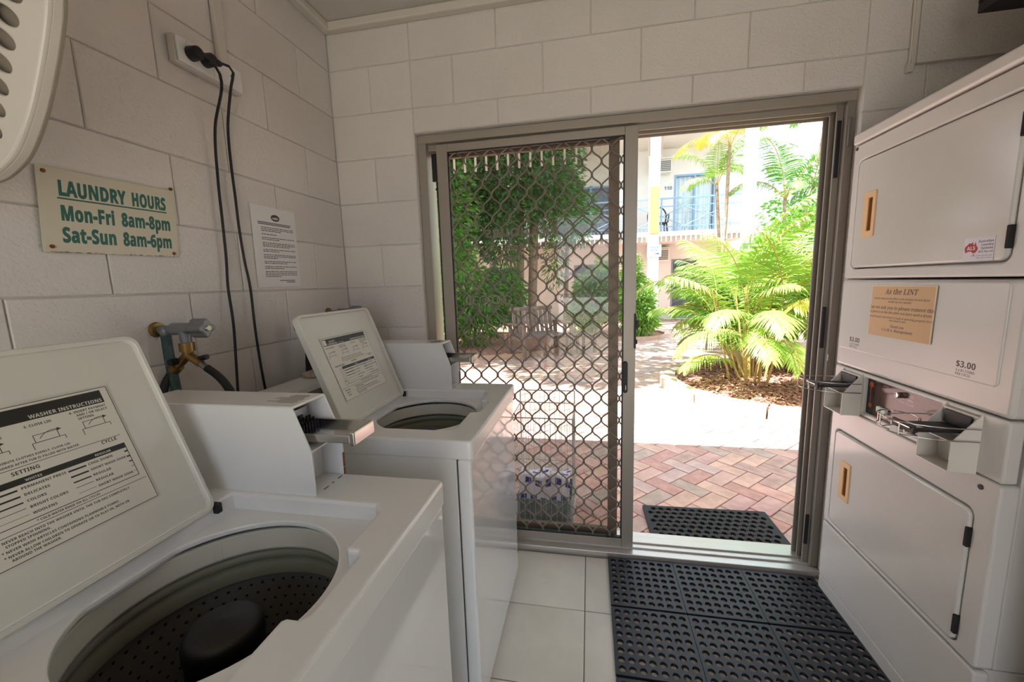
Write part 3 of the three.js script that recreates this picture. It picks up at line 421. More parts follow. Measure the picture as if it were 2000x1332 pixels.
    part(s2, 'coin_tray', [rb(X0 - 0.082, X0 - 0.05, 0.934, 0.938, za + 0.03, zb - 0.02, 0.001, 1)], M.chrome);
  }
}
{ const t = thing('wire_ring', 'chrome wire ring with a pale tag hanging over the brown control plate', 'wire ring', [2.09, 0.9, 0.5]);
  const ring = (y) => new THREE.TorusGeometry(0.055, 0.0017, 6, 40).scale(1, 1, 1).rotateX(Math.PI / 2).scale(0.8, 1, 1).translate(2.101, y, 0.49);
  part(t, 'ring', [ring(0.915), ring(0.882), cyl(V(2.08, 0.882, 0.44), V(2.08, 0.915, 0.44), 0.0016, 0.0016, 6), cyl(V(2.085, 0.882, 0.541), V(2.085, 0.915, 0.541), 0.0016, 0.0016, 6), cyl(V(2.145, 0.9, 0.5), V(2.172, 0.9, 0.5), 0.0016, 0.0016, 6), cyl(V(2.145, 0.882, 0.5), V(2.145, 0.915, 0.5), 0.0016, 0.0016, 6)], M.chrome);
  part(t, 'tag', [rb(2.062, 2.066, 0.878, 0.912, 0.52, 0.548, 0.001, 1)], M.white);
}
{ // paper notice taped on the dryers
  const tex = canvasTex(768, 480, (c, w, h) => {
    c.fillStyle = '#cfa878'; c.fillRect(0, 0, w, h); c.fillStyle = '#2b1d12'; c.textAlign = 'center';
    const T = (s, f, y) => { c.font = f; c.fillText(s, w / 2 - 8, y); };
    T('As the LINT', 'bold italic 66px serif', 82); T('which comes in the filter at the bottom of each dryer', 'bold italic 25px serif', 132); T('builds up very quickly', 'bold italic 25px serif', 160);
    T('Can we ask you to please remove this', 'bold italic 42px serif', 222); T('& place it in the bin after you have used a dryer.', 'bold italic 31px serif', 262); T('This will ensure each dryer is ready & operating properly for the', 'bold italic 25px serif', 306); T('next load to use.', 'bold italic 25px serif', 332); T('Thank you', 'bold italic 32px serif', 388); T('C.G.M.A. Management', 'bold italic 34px serif', 426);
    c.fillStyle = 'rgba(240,235,220,0.5)'; c.fillRect(0, 0, w, 10); c.fillRect(w - 14, 0, 14, h); c.fillRect(0, 0, 8, h);
  });
  const t = tag(part(scene, 'paper_notice', [sheet(V(FX - 0.0075, 1.13, 0.24), V(0, 0.002, 0.266), V(0, 0.168, 0.003), 0.0006)], S({ map: tex, roughness: 0.55 }), { uv: true }), 'tan paper notice about lint taped to the middle of the dryers', 'notice');
}

// ------------------------------------------------------------------ on the left wall
{ const tex = canvasTex(1024, 640, (c, w, h) => {
    c.fillStyle = '#d2cbb4'; c.fillRect(0, 0, w, h); const r = rng(14);
    for (let i = 0; i < 500; i++) { c.fillStyle = `rgba(120,105,80,${0.05 + 0.08 * r()})`; c.fillRect(w * r(), h * r(), 2 + 6 * r(), 1 + 3 * r()); }
    for (let i = 0; i < 60; i++) { c.fillStyle = `rgba(90,60,35,${0.2 + 0.4 * r()})`; c.fillRect(w * r(), h - 4 - 8 * r() * r(), 8 + 24 * r(), 4 + 8 * r()); }
    c.fillStyle = '#0d5c4c'; const T = (s, x, y, size, width) => { c.font = `bold ${size}px sans-serif`; const m = c.measureText(s).width || 1; c.save(); c.translate(x, y); c.scale(width / m, 1.32); c.fillText(s, 0, 0); c.lineWidth = 7; c.strokeStyle = c.fillStyle; c.strokeText(s, 0, 0); c.restore(); };
    T('LAUNDRY', 118, 198, 118, 470); T('HOURS', 634, 198, 118, 300); c.fillRect(112, 216, 824, 12); T('Mon-Fri', 120, 388, 118, 372); T('8am-8pm', 540, 388, 118, 424); T('Sat-Sun', 120, 556, 118, 372); T('8am-6pm', 540, 556, 118, 424);
  });
  const t = thing('hours_sign', 'cream metal sign with green lettering giving the laundry hours', 'sign', [0.004, 1.54, 0.985]);
  part(t, 'board', [sheet(V(0.004, 1.442, 1.146), V(0, 0.006, -0.303), V(0, 0.188, -0.012), 0.0025)], S({ map: tex, roughness: 0.4 }), { uv: true });
  for (const [y, z] of [[1.455, 1.13], [1.457, 0.857], [1.62, 1.122], [1.64, 0.84]]) part(t, 'screw', [cyl(V(0.006, y, z), V(0.0095, y, z), 0.0048, 0.004, 10)], M.rust);
}
{ const tex = canvasTex(512, 724, (c, w, h) => {
    c.fillStyle = '#e6e4e2'; c.fillRect(0, 0, w, h); c.fillStyle = '#4b4a48'; c.beginPath(); c.ellipse(w / 2 + 10, 92, 50, 30, 0, 0, 7); c.fill(); c.fillStyle = '#c9c7c4'; c.beginPath(); c.ellipse(w / 2 + 10, 96, 36, 10, 0, 0, 7); c.fill();
    const r = rng(23); c.fillStyle = '#33322f'; c.fillRect(66, 140, 380, 7); c.fillRect(66, 154, 372, 7); let y = 184;
    for (const n of [3, 1, 2, 3, 2, 3, 2, 2, 4]) { for (let i = 0; i < n; i++) { const l = i === n - 1 ? 130 + 190 * r() : 380; for (let x = 96; x < 96 + l;) { const k = 10 + 26 * r(); c.fillRect(x, y, Math.min(k, 96 + l - x), 6); x += k + 6; } y += 15; } y += 16; }
    c.fillRect(250, y + 6, 190, 6); c.fillRect(330, y + 22, 110, 6);
  });
  tag(part(scene, 'paper_notice', [sheet(V(0.002, 1.355, 0.561), V(0, 0.003, -0.224), V(0, 0.298, -0.004), 0.0006)], S({ map: tex, roughness: 0.7 }), { uv: true }), 'white printed sheet of rules taped to the left wall near the corner', 'notice');
}
{ const t = thing('power_outlet', 'wide white double power outlet with black plugs, high on the left wall', 'power outlet', [0, 2.04, 0.67]);
  part(t, 'backing_box', [rb(0.002, 0.026, 2.004, 2.082, 0.556, 0.786, 0.004, 2)], M.plastic);
  part(t, 'face_plate', [rb(0.026, 0.034, 2.008, 2.078, 0.668, 0.782, 0.003, 2)], M.white); part(t, 'face_plate', [rb(0.026, 0.033, 2.008, 2.078, 0.56, 0.666, 0.003, 2)], M.white);
  part(t, 'screw', [cyl(V(0.032, 2.045, 0.6), V(0.036, 2.045, 0.6), 0.005, 0.005, 10)], M.blackMatt);
  for (const z of [0.745, 0.7]) part(t, 'switch', [rb(0.033, 0.04, 2.06, 2.074, z - 0.008, z + 0.008, 0.002, 1)], M.white);
}
function lead(label, z, y, pts) {
  const t = thing('appliance_lead', label, 'power cord', [0.034, y, z]);
  part(t, 'plug', [lathe([[0, 0.034], [0.012, 0.034], [0.018, 0.028], [0.02, 0], [0, 0]], [0, 0, 0], 20).rotateZ(-Math.PI / 2).translate(0.034, y, z), rb(0.05, 0.068, y - 0.008, y + 0.008, z - 0.03, z - 0.008, 0.005, 2)], M.black);
  part(t, 'cable', [tube(pts, 0.0042, 90, 8)], M.black);
}
tag(part(scene, 'conduit', [rb(0.002, 0.018, 2.084, CY - 0.002, 0.59, 0.624, 0.004, 2)], M.trim), 'white conduit strip running from the power outlet up to the ceiling', 'conduit');
lead('black power cord nearer the hours sign, hanging down from the outlet', 0.742, 2.043, [V(0.055, 2.035, 0.705), V(0.058, 2.03, 0.68), V(0.06, 1.99, 0.672), V(0.03, 1.86, 0.686), V(0.018, 1.7, 0.689), V(0.018, 1.575, 0.692), V(0.016, 1.45, 0.694), V(0.018, 1.36, 0.703), V(0.03, 1.24, 0.712), V(0.035, 1.12, 0.725), V(0.05, 0.9, 0.755), V(0.06, 0.6, 0.77), V(0.08, 0.2, 0.78)]);
lead('black power cord nearer the corner, beside the white sheet of rules', 0.696, 2.047, [V(0.06, 2.052, 0.664), V(0.075, 2.045, 0.64), V(0.05, 1.99, 0.63), V(0.025, 1.88, 0.632), V(0.018, 1.75, 0.631), V(0.022, 1.66, 0.634), V(0.018, 1.56, 0.63), V(0.016, 1.45, 0.622), V(0.02, 1.36, 0.616), V(0.022, 1.2, 0.618), V(0.03, 1.0, 0.615), V(0.06, 0.7, 0.6), V(0.09, 0.3, 0.58)]);
function makeTap(z, label) {
  const t = thing('tap', label, 'tap', [0.0, 1.2, z]);
  part(t, 'flange', [cyl(V(0.002, 1.243, z + 0.004), V(0.012, 1.243, z + 0.004), 0.022, 0.019, 20)], M.brass);
  part(t, 'elbow', [cyl(V(0.01, 1.242, z), V(0.06, 1.244, z), 0.012, 0.011, 14), new THREE.SphereGeometry(0.016, 14, 10).translate(0.028, 1.238, z)], M.tapGrey);
  part(t, 'pipe', [tube([V(0.026, 1.235, z), V(0.027, 1.15, z), V(0.03, 1.05, z - 0.004), V(0.034, 0.9, z - 0.006), V(0.034, 0.5, z - 0.006)], 0.0125, 30, 12)], M.copperOld);
  part(t, 'tap_body', [cyl(V(0.055, 1.244, z), V(0.118, 1.246, z), 0.017, 0.015, 18), cyl(V(0.092, 1.2, z), V(0.092, 1.24, z), 0.013, 0.015, 16)], M.tapGrey);
  const h = new THREE.Shape(); for (let i = 0; i < 32; i++) { const a = i / 32 * 2 * Math.PI, r = 0.022 + 0.0045 * Math.cos(4 * a); i ? h.lineTo(r * Math.cos(a), r * Math.sin(a)) : h.moveTo(r, 0); }
  part(t, 'handle', [ext(h, 0.04, 0.004, 6, 2).rotateY(Math.PI / 2).translate(0.124, 1.246, z), cyl(V(0.116, 1.246, z), V(0.13, 1.246, z), 0.012, 0.014, 14)], M.tapGrey);
  part(t, 'indicator', [cyl(V(0.168, 1.246, z), V(0.174, 1.246, z), 0.009, 0.007, 16)], M.chrome);
  part(t, 'splitter', [cyl(V(0.092, 1.182, z), V(0.092, 1.206, z), 0.0185, 0.0185, 8), cyl(V(0.092, 1.165, z), V(0.092, 1.184, z), 0.012, 0.014, 12), cyl(V(0.092, 1.172, z), V(0.045, 1.135, z), 0.012, 0.011, 12), cyl(V(0.092, 1.172, z), V(0.13, 1.147, z), 0.012, 0.011, 12), cyl(V(0.052, 1.14, z), V(0.036, 1.127, z), 0.016, 0.016, 8), cyl(V(0.034, 1.125, z), V(0.016, 1.108, z), 0.01, 0.01, 10)], M.brass);
  part(t, 'valve_knob', [cyl(V(0.062, 1.155, z + 0.01), V(0.062, 1.155, z + 0.03), 0.01, 0.009, 12)], M.black); part(t, 'valve_knob', [cyl(V(0.125, 1.16, z - 0.004), V(0.15, 1.166, z - 0.004), 0.008, 0.007, 10)], M.black);
  part(t, 'hose_end', [cyl(V(0.13, 1.147, z), V(0.152, 1.132, z), 0.009, 0.009, 10)], M.steel);
  part(t, 'hose', [tube([V(0.148, 1.135, z), V(0.178, 1.115, z), V(0.2, 1.09, z - 0.002), V(0.214, 1.06, z - 0.004), V(0.208, 1.02, z - 0.01), V(0.18, 0.97, z - 0.02), V(0.115, 0.9, z - 0.03), V(0.085, 0.7, z - 0.04)], 0.0105, 50, 10)], M.hose);
  part(t, 'hose', [tube([V(0.024, 1.116, z + 0.002), V(0.016, 1.09, z + 0.014), V(0.018, 1.04, z + 0.03), V(0.05, 0.92, z + 0.04), V(0.08, 0.6, z + 0.04)], 0.0105, 40, 10)], M.hose);
  return t;
}
const tap = makeTap(0.93, 'grey lever tap with a brass splitter and black hoses above the nearer washer');
copy(tap, 'grey tap in the corner, half hidden behind the farther washer lid', 0, -0.01, -0.76);
tag(part(scene, 'drain_hose', [tube([V(0.04, 1.185, 0.44), V(0.075, 1.2, 0.425), V(0.09, 1.17, 0.422), V(0.078, 1.1, 0.42), V(0.07, 1.0, 0.42), V(0.065, 0.7, 0.42)], 0.017, 40, 12)], M.hose), 'thick black drain hose hooked on the wall behind the farther washer', 'hose');
tag(part(scene, 'soap_bar', [rb(0.115, 0.175, 1.009, 1.03, 0.42, 0.53, 0.008, 3)], S({ map: mottle('#b3a48e', 0.2, 91, 8, 4, 6), roughness: 0.7 })), 'small pale soap block lying on the console of the farther washer', 'soap');
{ // slotted plastic casing close to the camera, upper left
  const t = thing('wall_fan_casing', 'big rounded white plastic casing with a column of oval slots, top left', 'fan casing', [0, 1.75, 1.3]);
  // face plate spans (z along the wall -> depth x); outline as a rounded-bottom shape in (x, y), facing +z towards the camera
  const ZC = 1.3, edge = [[0.43, 2.12], [0.426, 1.98], [0.416, 1.87], [0.4, 1.79], [0.384, 1.745], [0.358, 1.692], [0.322, 1.632], [0.279, 1.581], [0.242, 1.557], [0.199, 1.542], [0.12, 1.535]];
  const mk = (o, P) => { const q = new P(); q.moveTo(0.01 + o, 2.12 - o); q.lineTo(0.43 - o, 2.12 - o); q.splineThru(edge.slice(1).map(([x, y], i) => new THREE.Vector2(x - o * Math.min(1, 1.15 - 0.1 * i), y + o * Math.min(1, 0.1 * i)))); q.lineTo(0.01 + o, 1.53 + o); q.closePath(); return q; };
  const outline = mk(0, THREE.Shape), slot = (x, y, a) => { const h = new THREE.Path(); h.absellipse(x, y, 0.034, 0.0118, 0, Math.PI * 2, false, a); return h; };
  const face = mk(0, THREE.Shape); face.holes = [-1, 0, 1, 2, 3, 4, 5, 6, 7, 8].flatMap((i) => [slot(0.227 + 0.0157 * i, 1.623 + 0.0309 * i, -0.6), slot(0.145 + 0.0157 * i, 1.66 + 0.0309 * i, -0.6)]);
  const pl = S({ color: '#d3ccc0', roughness: 0.3 });
  part(t, 'front_shell', [ext(face, 0.002, 0.005, 20, 3).translate(0, 0, ZC + 0.012)], pl);
  const rim = mk(0, THREE.Shape); rim.holes = [mk(0.01, THREE.Path)];
  part(t, 'rim', [ext(rim, 0.01, 0.004, 20, 2).translate(0, 0, ZC)], pl);
  part(t, 'back_plate', [ext(outline, 0.004, 0.001, 20, 1).translate(0, 0, ZC - 0.006)], S({ color: '#8f8577', roughness: 0.6 }));
}
// ------------------------------------------------------------------ upper right: boxed duct and cable
{ const t = thing('duct_box', 'painted metal duct box on the back wall above the dryers', 'duct box', [2.6, 2.3, 0.1]);
  part(t, 'casing', [rb(2.352, 2.94, 2.083, CY - 0.04, 0.002, 0.02, 0.003, 1)], M.wall2); part(t, 'edge_strip', [rb(2.338, 2.352, 2.083, CY - 0.04, 0.002, 0.016, 0.002, 1)], M.trim);
  part(t, 'cable', [tube([V(2.337, CY - 0.04, 0.008), V(2.336, 2.3, 0.008), V(2.337, 2.1, 0.008), V(2.334, 2.064, 0.01)], 0.004, 30, 8), rb(2.327, 2.35, 2.058, 2.09, 0.002, 0.016, 0.003, 1)], M.trim);
}
{ const t = thing('ceiling_bracket', 'black steel bracket hanging near the ceiling at the top right corner', 'bracket', [2.5, 2.2, 0.25]);
  part(t, 'channel', [rb(2.372, 2.94, 2.122, 2.15, 0.22, 0.29, 0.004, 1), rb(2.372, 2.94, 2.15, 2.19, 0.22, 0.226, 0.002, 1)], M.blackMatt); part(t, 'hanger', [bx(2.5, 2.51, 2.15, CY, 0.25, 0.26), bx(2.8, 2.81, 2.15, CY, 0.25, 0.26)], M.blackMatt);
}
// ------------------------------------------------------------------ floor mats
{ const t = thing('rubber_mat', 'black rubber mat of square panels full of round holes, on the tiles inside the doorway', 'mat', [1.72, 0, 0.48]);
  const P = 0.2945, s = rrect(-P / 2, P / 2, -P / 2, P / 2, 0.004), n = 8, pitch = (P - 0.012) / n;
  for (let i = 0; i < n; i++) for (let j = 0; j < n; j++) { const h = new THREE.Path(); h.absellipse((i - 3.5) * pitch, (j - 3.5) * pitch, 0.0126, 0.0126, 0, 2 * Math.PI); s.holes.push(h); }
  const g = boxUV(clean(new THREE.ExtrudeGeometry(s, { depth: 0.012, bevelEnabled: false, curveSegments: 7 }).rotateX(-Math.PI / 2)));
  for (let i = 0; i < 3; i++) for (let j = 0; j < 5; j++) share(t, 'mat_panel', g, M.rubber, V(1.277 + P / 2 + i * 0.2965, 0.0005, 0.012 + P / 2 + j * 0.305));
}
{ const t = thing('door_mat', 'dark rubber honeycomb mat lying on the bricks outside the door', 'mat', [1.866, -0.06, -0.414]);
  const W = 0.7, D = 0.365, s = rrect(-W / 2, W / 2, -D / 2, D / 2, 0.01), nx = 15, ny = 8;
  for (let j = 0; j < ny; j++) for (let i = 0; i < nx - (j & 1); i++) { const x = -W / 2 + 0.038 + (i + (j & 1) / 2) * 0.0446, y = -D / 2 + 0.034 + j * 0.0424; const h = new THREE.Path(); for (let k = 0; k < 7; k++) { const a = k / 6 * 2 * Math.PI; k ? h.lineTo(x + 0.0168 * Math.cos(a), y + 0.0168 * Math.sin(a)) : h.moveTo(x + 0.0168, y); } s.holes.push(h); if (i < nx - 1 - (j & 1)) { const q = new THREE.Path(); q.absellipse(x + 0.0223, y, 0.0042, 0.0042, 0, 2 * Math.PI); s.holes.push(q); } }
  const g = clean(new THREE.ExtrudeGeometry(s, { depth: 0.014, bevelEnabled: false, curveSegments: 5 }).rotateX(-Math.PI / 2).rotateY(0.03)).translate(1.866, -0.059, -0.414);
  part(t, 'mat_sheet', [g], M.rubberOut);
}

// ================================================================== outside
const G = -0.06;
// ------------------------------------------------------------------ paving: clay bricks in a 45 degree herringbone
const PC = V(3.55, G, -3.62), PR = 1.43;      // round planter
const vp = new THREE.Matrix4().multiplyMatrices(new THREE.Matrix4().makePerspective(-0.05 * 1000 / 785.4, 0.05 * 1000 / 785.4, 0.05 * 666 / 785.4, -0.05 * 666 / 785.4, 0.05, 200), camera.matrixWorldInverse.copy(camera.matrixWorld).invert());
{ const p = struct('paving');
  part(p, 'sand_bed', bx(-9, 16, -0.3, G - 0.012, -12.9, -0.19), M.sand);
  const wd = 0.118, q45 = 1 / Math.SQRT2, list = [], u0 = 0.457, v0 = 1.756;
  for (let i = -90; i < 110; i++) for (let j = -90; j < 150; j++) {
    const k = (((i - j) % 4) + 4) % 4; if (k !== 0 && k !== 3) continue;
    const u = u0 + (k === 0 ? i + 1 : i + 0.5) * wd, v = v0 + (k === 0 ? j + 0.5 : j + 1) * wd, x = (u + v) * q45, z = (u - v) * q45;
    if (x < -4 || x > 8 || z < -12.5 || z > -0.28) continue;
    if (Math.hypot(x - PC.x, z - PC.z) < PR - 0.12) continue;
    const s = V(x, G, z).applyMatrix4(vp), sx = (s.x + 1) * 1000, sy = (1 - s.y) * 666, seen = sx > 880 && sx < 1650 && sy > 540 && sy < 1130;
    list.push({ x, z, h: k === 0, d: Math.hypot(x - 1.19, z - 1.85), seen });
  }
  list.sort((a, b) => (b.seen - a.seen) || a.d - b.d);
  const geo = [0, 1, 2].map((s) => { const r = rng(s + 3), g = rb(-0.1145, 0.1145, -0.03, 0, -0.0567, 0.0567, 0.004, 1); const P = g.attributes.position; for (let i = 0; i < P.count; i++) { const k = Math.sin(P.getX(i) * 91 + s * 2) * Math.cos(P.getZ(i) * 120 + s) * 0.0011; P.setXYZ(i, P.getX(i) + k, P.getY(i), P.getZ(i) + k); } return clean(g); });
  const r = rng(55), far = [], cols = brickTones.map((t) => new THREE.Color(t)), zig = [];
  list.forEach((b, n) => {
    const q = new THREE.Quaternion().setFromEuler(new THREE.Euler((r() - 0.5) * 0.012, (b.h ? -Math.PI / 4 : Math.PI / 4) + (r() - 0.5) * 0.02, (r() - 0.5) * 0.012)), y = G + (r() - 0.5) * 0.003, t = Math.floor(r() * 8);
    if (n < 300) share(p, 'brick', geo[n % 3], M.brick[t], V(b.x, y, b.z), q);
    else { const g = bx(-0.1145, 0.1145, -0.015, 0, -0.0567, 0.0567).toNonIndexed().applyQuaternion(q).translate(b.x, y, b.z), c = cols[t], a = new Float32Array(g.attributes.position.count * 3); for (let i = 0; i < a.length; i += 3) { a[i] = c.r; a[i + 1] = c.g; a[i + 2] = c.b; } g.setAttribute('color', new THREE.BufferAttribute(a, 3)); far.push(g); }
  });
  part(p, 'bricks_beyond', far, M.brickFar, { kind: 'stuff', label: 'clay paving bricks farther across the courtyard' });
  const gr = struct('ground'); part(gr, 'ground_sheet', [bx(-60, 60, -0.5, -0.31, -80, 40)], M.ground);
}
// ------------------------------------------------------------------ eave of the laundry over the door
{ const e = struct('roof');
  part(e, 'roof_sheet', [bx(-6, 12, 2.75, 2.86, -0.19, 3.55), bx(-6, 12, 2.44, 2.47, -1.12, -0.19)], M.whitePaint);
  part(e, 'fascia', [bx(-6, 12, 2.285, 2.5, -1.145, -1.12)], M.whitePaint);
  for (let i = 0; i < 28; i++) part(e, 'picket', [bx(-0.5 + i * 0.08, -0.487 + i * 0.08, 2.15, 2.3, -1.118, -1.106)], M.whitePaint);
}
// ------------------------------------------------------------------ planter with kerb, mulch and a clump of golden cane palm
{ const t = thing('planter_kerb', 'round pale concrete kerb around the palm bed in the courtyard', 'kerb', [PC.x, G, PC.z]);
  const n = 12; for (let i = 0; i < n; i++) { const a0 = i / n * 2 * Math.PI + 0.05 + 0.006, a1 = (i + 1) / n * 2 * Math.PI + 0.05 - 0.006, s = new THREE.Shape(); s.absarc(0, 0, PR, a0, a1, false); s.absarc(0, 0, PR - 0.2, a1, a0, true); s.closePath(); part(t, 'kerb_block', [ext(s, 0.1, 0.012, 10, 2).rotateX(-Math.PI / 2).translate(PC.x, G, PC.z)], M.concrete); }
  const m = part(scene, 'mulch', (() => { const r = rng(61), l = [new THREE.CylinderGeometry(PR - 0.2, PR - 0.2, 0.07, 40).translate(PC.x, G + 0.035, PC.z)]; for (let i = 0; i < 2600; i++) { const a = r() * 6.283, d = Math.sqrt(r()) * (PR - 0.23), g = new THREE.BoxGeometry(0.03 + 0.05 * r(), 0.008, 0.015 + 0.025 * r()); g.applyMatrix4(new THREE.Matrix4().makeRotationFromEuler(new THREE.Euler((r() - 0.5) * 0.9, r() * 6.3, (r() - 0.5) * 0.9))); l.push(g.translate(PC.x + d * Math.cos(a), G + 0.075 + 0.02 * r(), PC.z + d * Math.sin(a))); } return l; })(), M.mulch, { kind: 'stuff' });
  tag(m, 'reddish bark mulch filling the round palm bed', 'mulch');
}
function frondGeo(L, seed, o = {}) {     // leaflets of one arching frond, starting along +x; second geometry is its stalk
  const r = rng(seed), n = o.n ?? 44, p0 = o.p0 ?? 1.0, bend = o.bend ?? 1.6, lw = o.lw ?? 0.017, ll = o.ll ?? 0.36, N = 30, pts = [V(0, 0, 0)], tan = [];
  for (let i = 0; i < N; i++) { const t = (i + 0.5) / N, a = p0 - bend * Math.pow(t, 1.5), d = V(Math.cos(a), Math.sin(a), 0); tan.push(d); pts.push(pts[i].clone().addScaledVector(d, L / N)); }
  const P = [], push = (a, b, c) => P.push(...a.toArray(), ...b.toArray(), ...c.toArray());
  for (let k = 0; k < n; k++) for (const s of [-1, 1]) {
    const t = 0.22 + 0.78 * (k + 0.5 + 0.3 * (r() - 0.5)) / n, f = t * N, i = Math.min(N - 1, Math.floor(f)), b = pts[i].clone().lerp(pts[i + 1], f - i), T = tan[i], up = V(-T.y, T.x, 0);
    const len = ll * Math.pow(Math.sin(Math.PI * Math.min(0.98, 0.16 + 0.8 * t)), 0.7) * (0.85 + 0.3 * r()), fw = 0.55 + 0.6 * t + 0.2 * (r() - 0.5), lift = 0.35 - 0.25 * t + 0.25 * (r() - 0.5);
    let d = T.clone().multiplyScalar(fw).add(V(0, 0, s)).addScaledVector(up, lift).normalize(), q = b.clone(); const side = T.clone().sub(d.clone().multiplyScalar(T.dot(d))).normalize();
    const w = [0.35, 1, 0.75, 0], seg = [0, 0.3, 0.65, 1], A = []; let prev = 0;
    for (let j = 0; j < 4; j++) { q = q.clone().addScaledVector(d, (seg[j] - prev) * len); prev = seg[j]; A.push([q.clone().addScaledVector(side, w[j] * lw), q.clone().addScaledVector(side, -w[j] * lw)]); d = d.clone().add(V(0, -0.28 - 0.1 * r(), 0)).normalize(); }
    for (let j = 0; j < 3; j++) { push(A[j][0], A[j][1], A[j + 1][0]); if (j < 2) push(A[j][1], A[j + 1][1], A[j + 1][0]); }
  }
  const g = new THREE.BufferGeometry(); g.setAttribute('position', new THREE.Float32BufferAttribute(P, 3)); g.computeVertexNormals(); boxUV(g);
  const st = clean(new THREE.TubeGeometry(new THREE.CatmullRomCurve3(pts.filter((_, i) => i % 3 === 0)), 14, o.sr ?? 0.008, 5));
  return [g, st];
}
const fronds = [frondGeo(1.35, 1, { p0: 1.2, bend: 1.95, n: 36, lw: 0.011, ll: 0.4 }), frondGeo(1.5, 2, { p0: 1.32, bend: 1.75, n: 40, lw: 0.012, ll: 0.42 }), frondGeo(1.2, 3, { p0: 0.85, bend: 1.8, n: 32, lw: 0.01, ll: 0.36 }), frondGeo(1.6, 4, { p0: 1.45, bend: 1.4, n: 42, lw: 0.013, ll: 0.46 }), frondGeo(0.95, 5, { p0: 0.55, bend: 1.5, n: 30, lw: 0.01, ll: 0.3 })];
function addFrond(t, k, at, az, tilt, sc, mat) {
  const q = new THREE.Quaternion().setFromEuler(new THREE.Euler(0, -az, tilt, 'YXZ')), m = share(t, 'frond', fronds[k][0], mat, at, q, V(sc, sc, sc)); m.org = V(0, 0, 0);
  const s = share(m, 'stalk', fronds[k][1], M.cane, V(0, 0, 0)); s.userData = {}; return m;
}
function clump(name, label, at, n, spread, h, seed, mats, sc = 1) {
  const t = thing(name, label, 'palm', at), r = rng(seed), B = V(...at);
  for (let i = 0; i < Math.round(n / 4); i++) { const a = r() * 6.283, d = spread * (0.2 + 0.8 * r()), hh = h * (0.35 + 0.5 * r()), b = B.clone().add(V(d * Math.cos(a), 0, d * Math.sin(a))), e = b.clone().add(V(0.25 * Math.cos(a), hh, 0.25 * Math.sin(a))); part(t, 'cane', [cyl(b, e, 0.016, 0.01, 8)], M.cane); for (let k = 0; k < 4; k++) { const y = 0.2 + 0.8 * r(); addFrond(t, Math.floor(r() * 5), b.clone().lerp(e, y), a + (r() - 0.5) * 2.8, (r() - 0.5) * 0.35, sc * (0.75 + 0.4 * r()), mats[Math.floor(r() * mats.length)]); } }
  return t;
}
clump('golden_cane_palm', 'large golden cane palm clump arching out of the round mulch bed', [3.25, G + 0.06, -3.72], 84, 0.3, 1.5, 71, [M.frondA, M.frondB, M.frondA, M.leafLime]);
clump('golden_cane_palm', 'golden cane palm clump at the right edge of the doorway view', [4.4, G + 0.06, -3.6], 56, 0.26, 1.7, 72, [M.frondB, M.frondA, M.leafYellow], 1.1);
// slender palms behind, each with its own crown
function slenderPalm(label, base, top, n, seed, mat, sc) {
  const t = thing('slender_palm', label, 'palm', base), r = rng(seed), b = V(...base), e = V(...top), mid = b.clone().lerp(e, 0.5).add(V(0.1, 0, 0));
  part(t, 'trunk', [tube([b, mid, e], 0.03, 20, 8)], M.bark);
  for (let i = 0; i < n; i++) addFrond(t, Math.floor(r() * 4), e.clone().add(V(0, -0.05 * r(), 0)), i / n * 6.283 + r() * 0.5, (r() - 0.6) * 0.5, sc * (0.8 + 0.4 * r()), mat);
  return t;
}
slenderPalm('slender leaning palm with yellow fronds left of the white post', [3.42, G, -6.5], [3.7, 3.7, -6.5], 9, 81, M.leafYellow, 0.8);
slenderPalm('thin dark stemmed palm next to the yellow leaning palm', [3.62, G, -6.9], [3.62, 3.1, -6.9], 8, 82, M.frondA, 0.85);
slenderPalm('slender palm just right of the white post', [4.5, G, -6.4], [4.62, 2.7, -6.4], 9, 83, M.leafMid, 0.9);
slenderPalm('leaning palm with sparse fronds at the far right against the sky', [4.7, G, -7.2], [5.6, 4.3, -7.2], 7, 84, M.leafMid, 0.9);
slenderPalm('tall palm behind the right golden cane clump', [5.6, G, -6.2], [5.7, 2.6, -6.2], 9, 85, M.leafDark, 1.0);
clump('palm_clump', 'low green palm clump behind the white post', [4.0, G, -6.0], 32, 0.3, 1.3, 73, [M.leafMid, M.frondA, M.leafDark], 0.95);
clump('palm_clump', 'dense green palm clump at the far right behind the planter', [5.7, G, -5.4], 40, 0.4, 1.5, 74, [M.leafMid, M.leafDark, M.frondA], 1.1);
tag(part(scene, 'white_post', [rb(3.45, 3.6, G, 4.6, -5.0, -4.86, 0.012, 2)], S({ color: '#c6c6d0', roughness: 0.7 })), 'tall square white post rising behind the round palm bed', 'post');
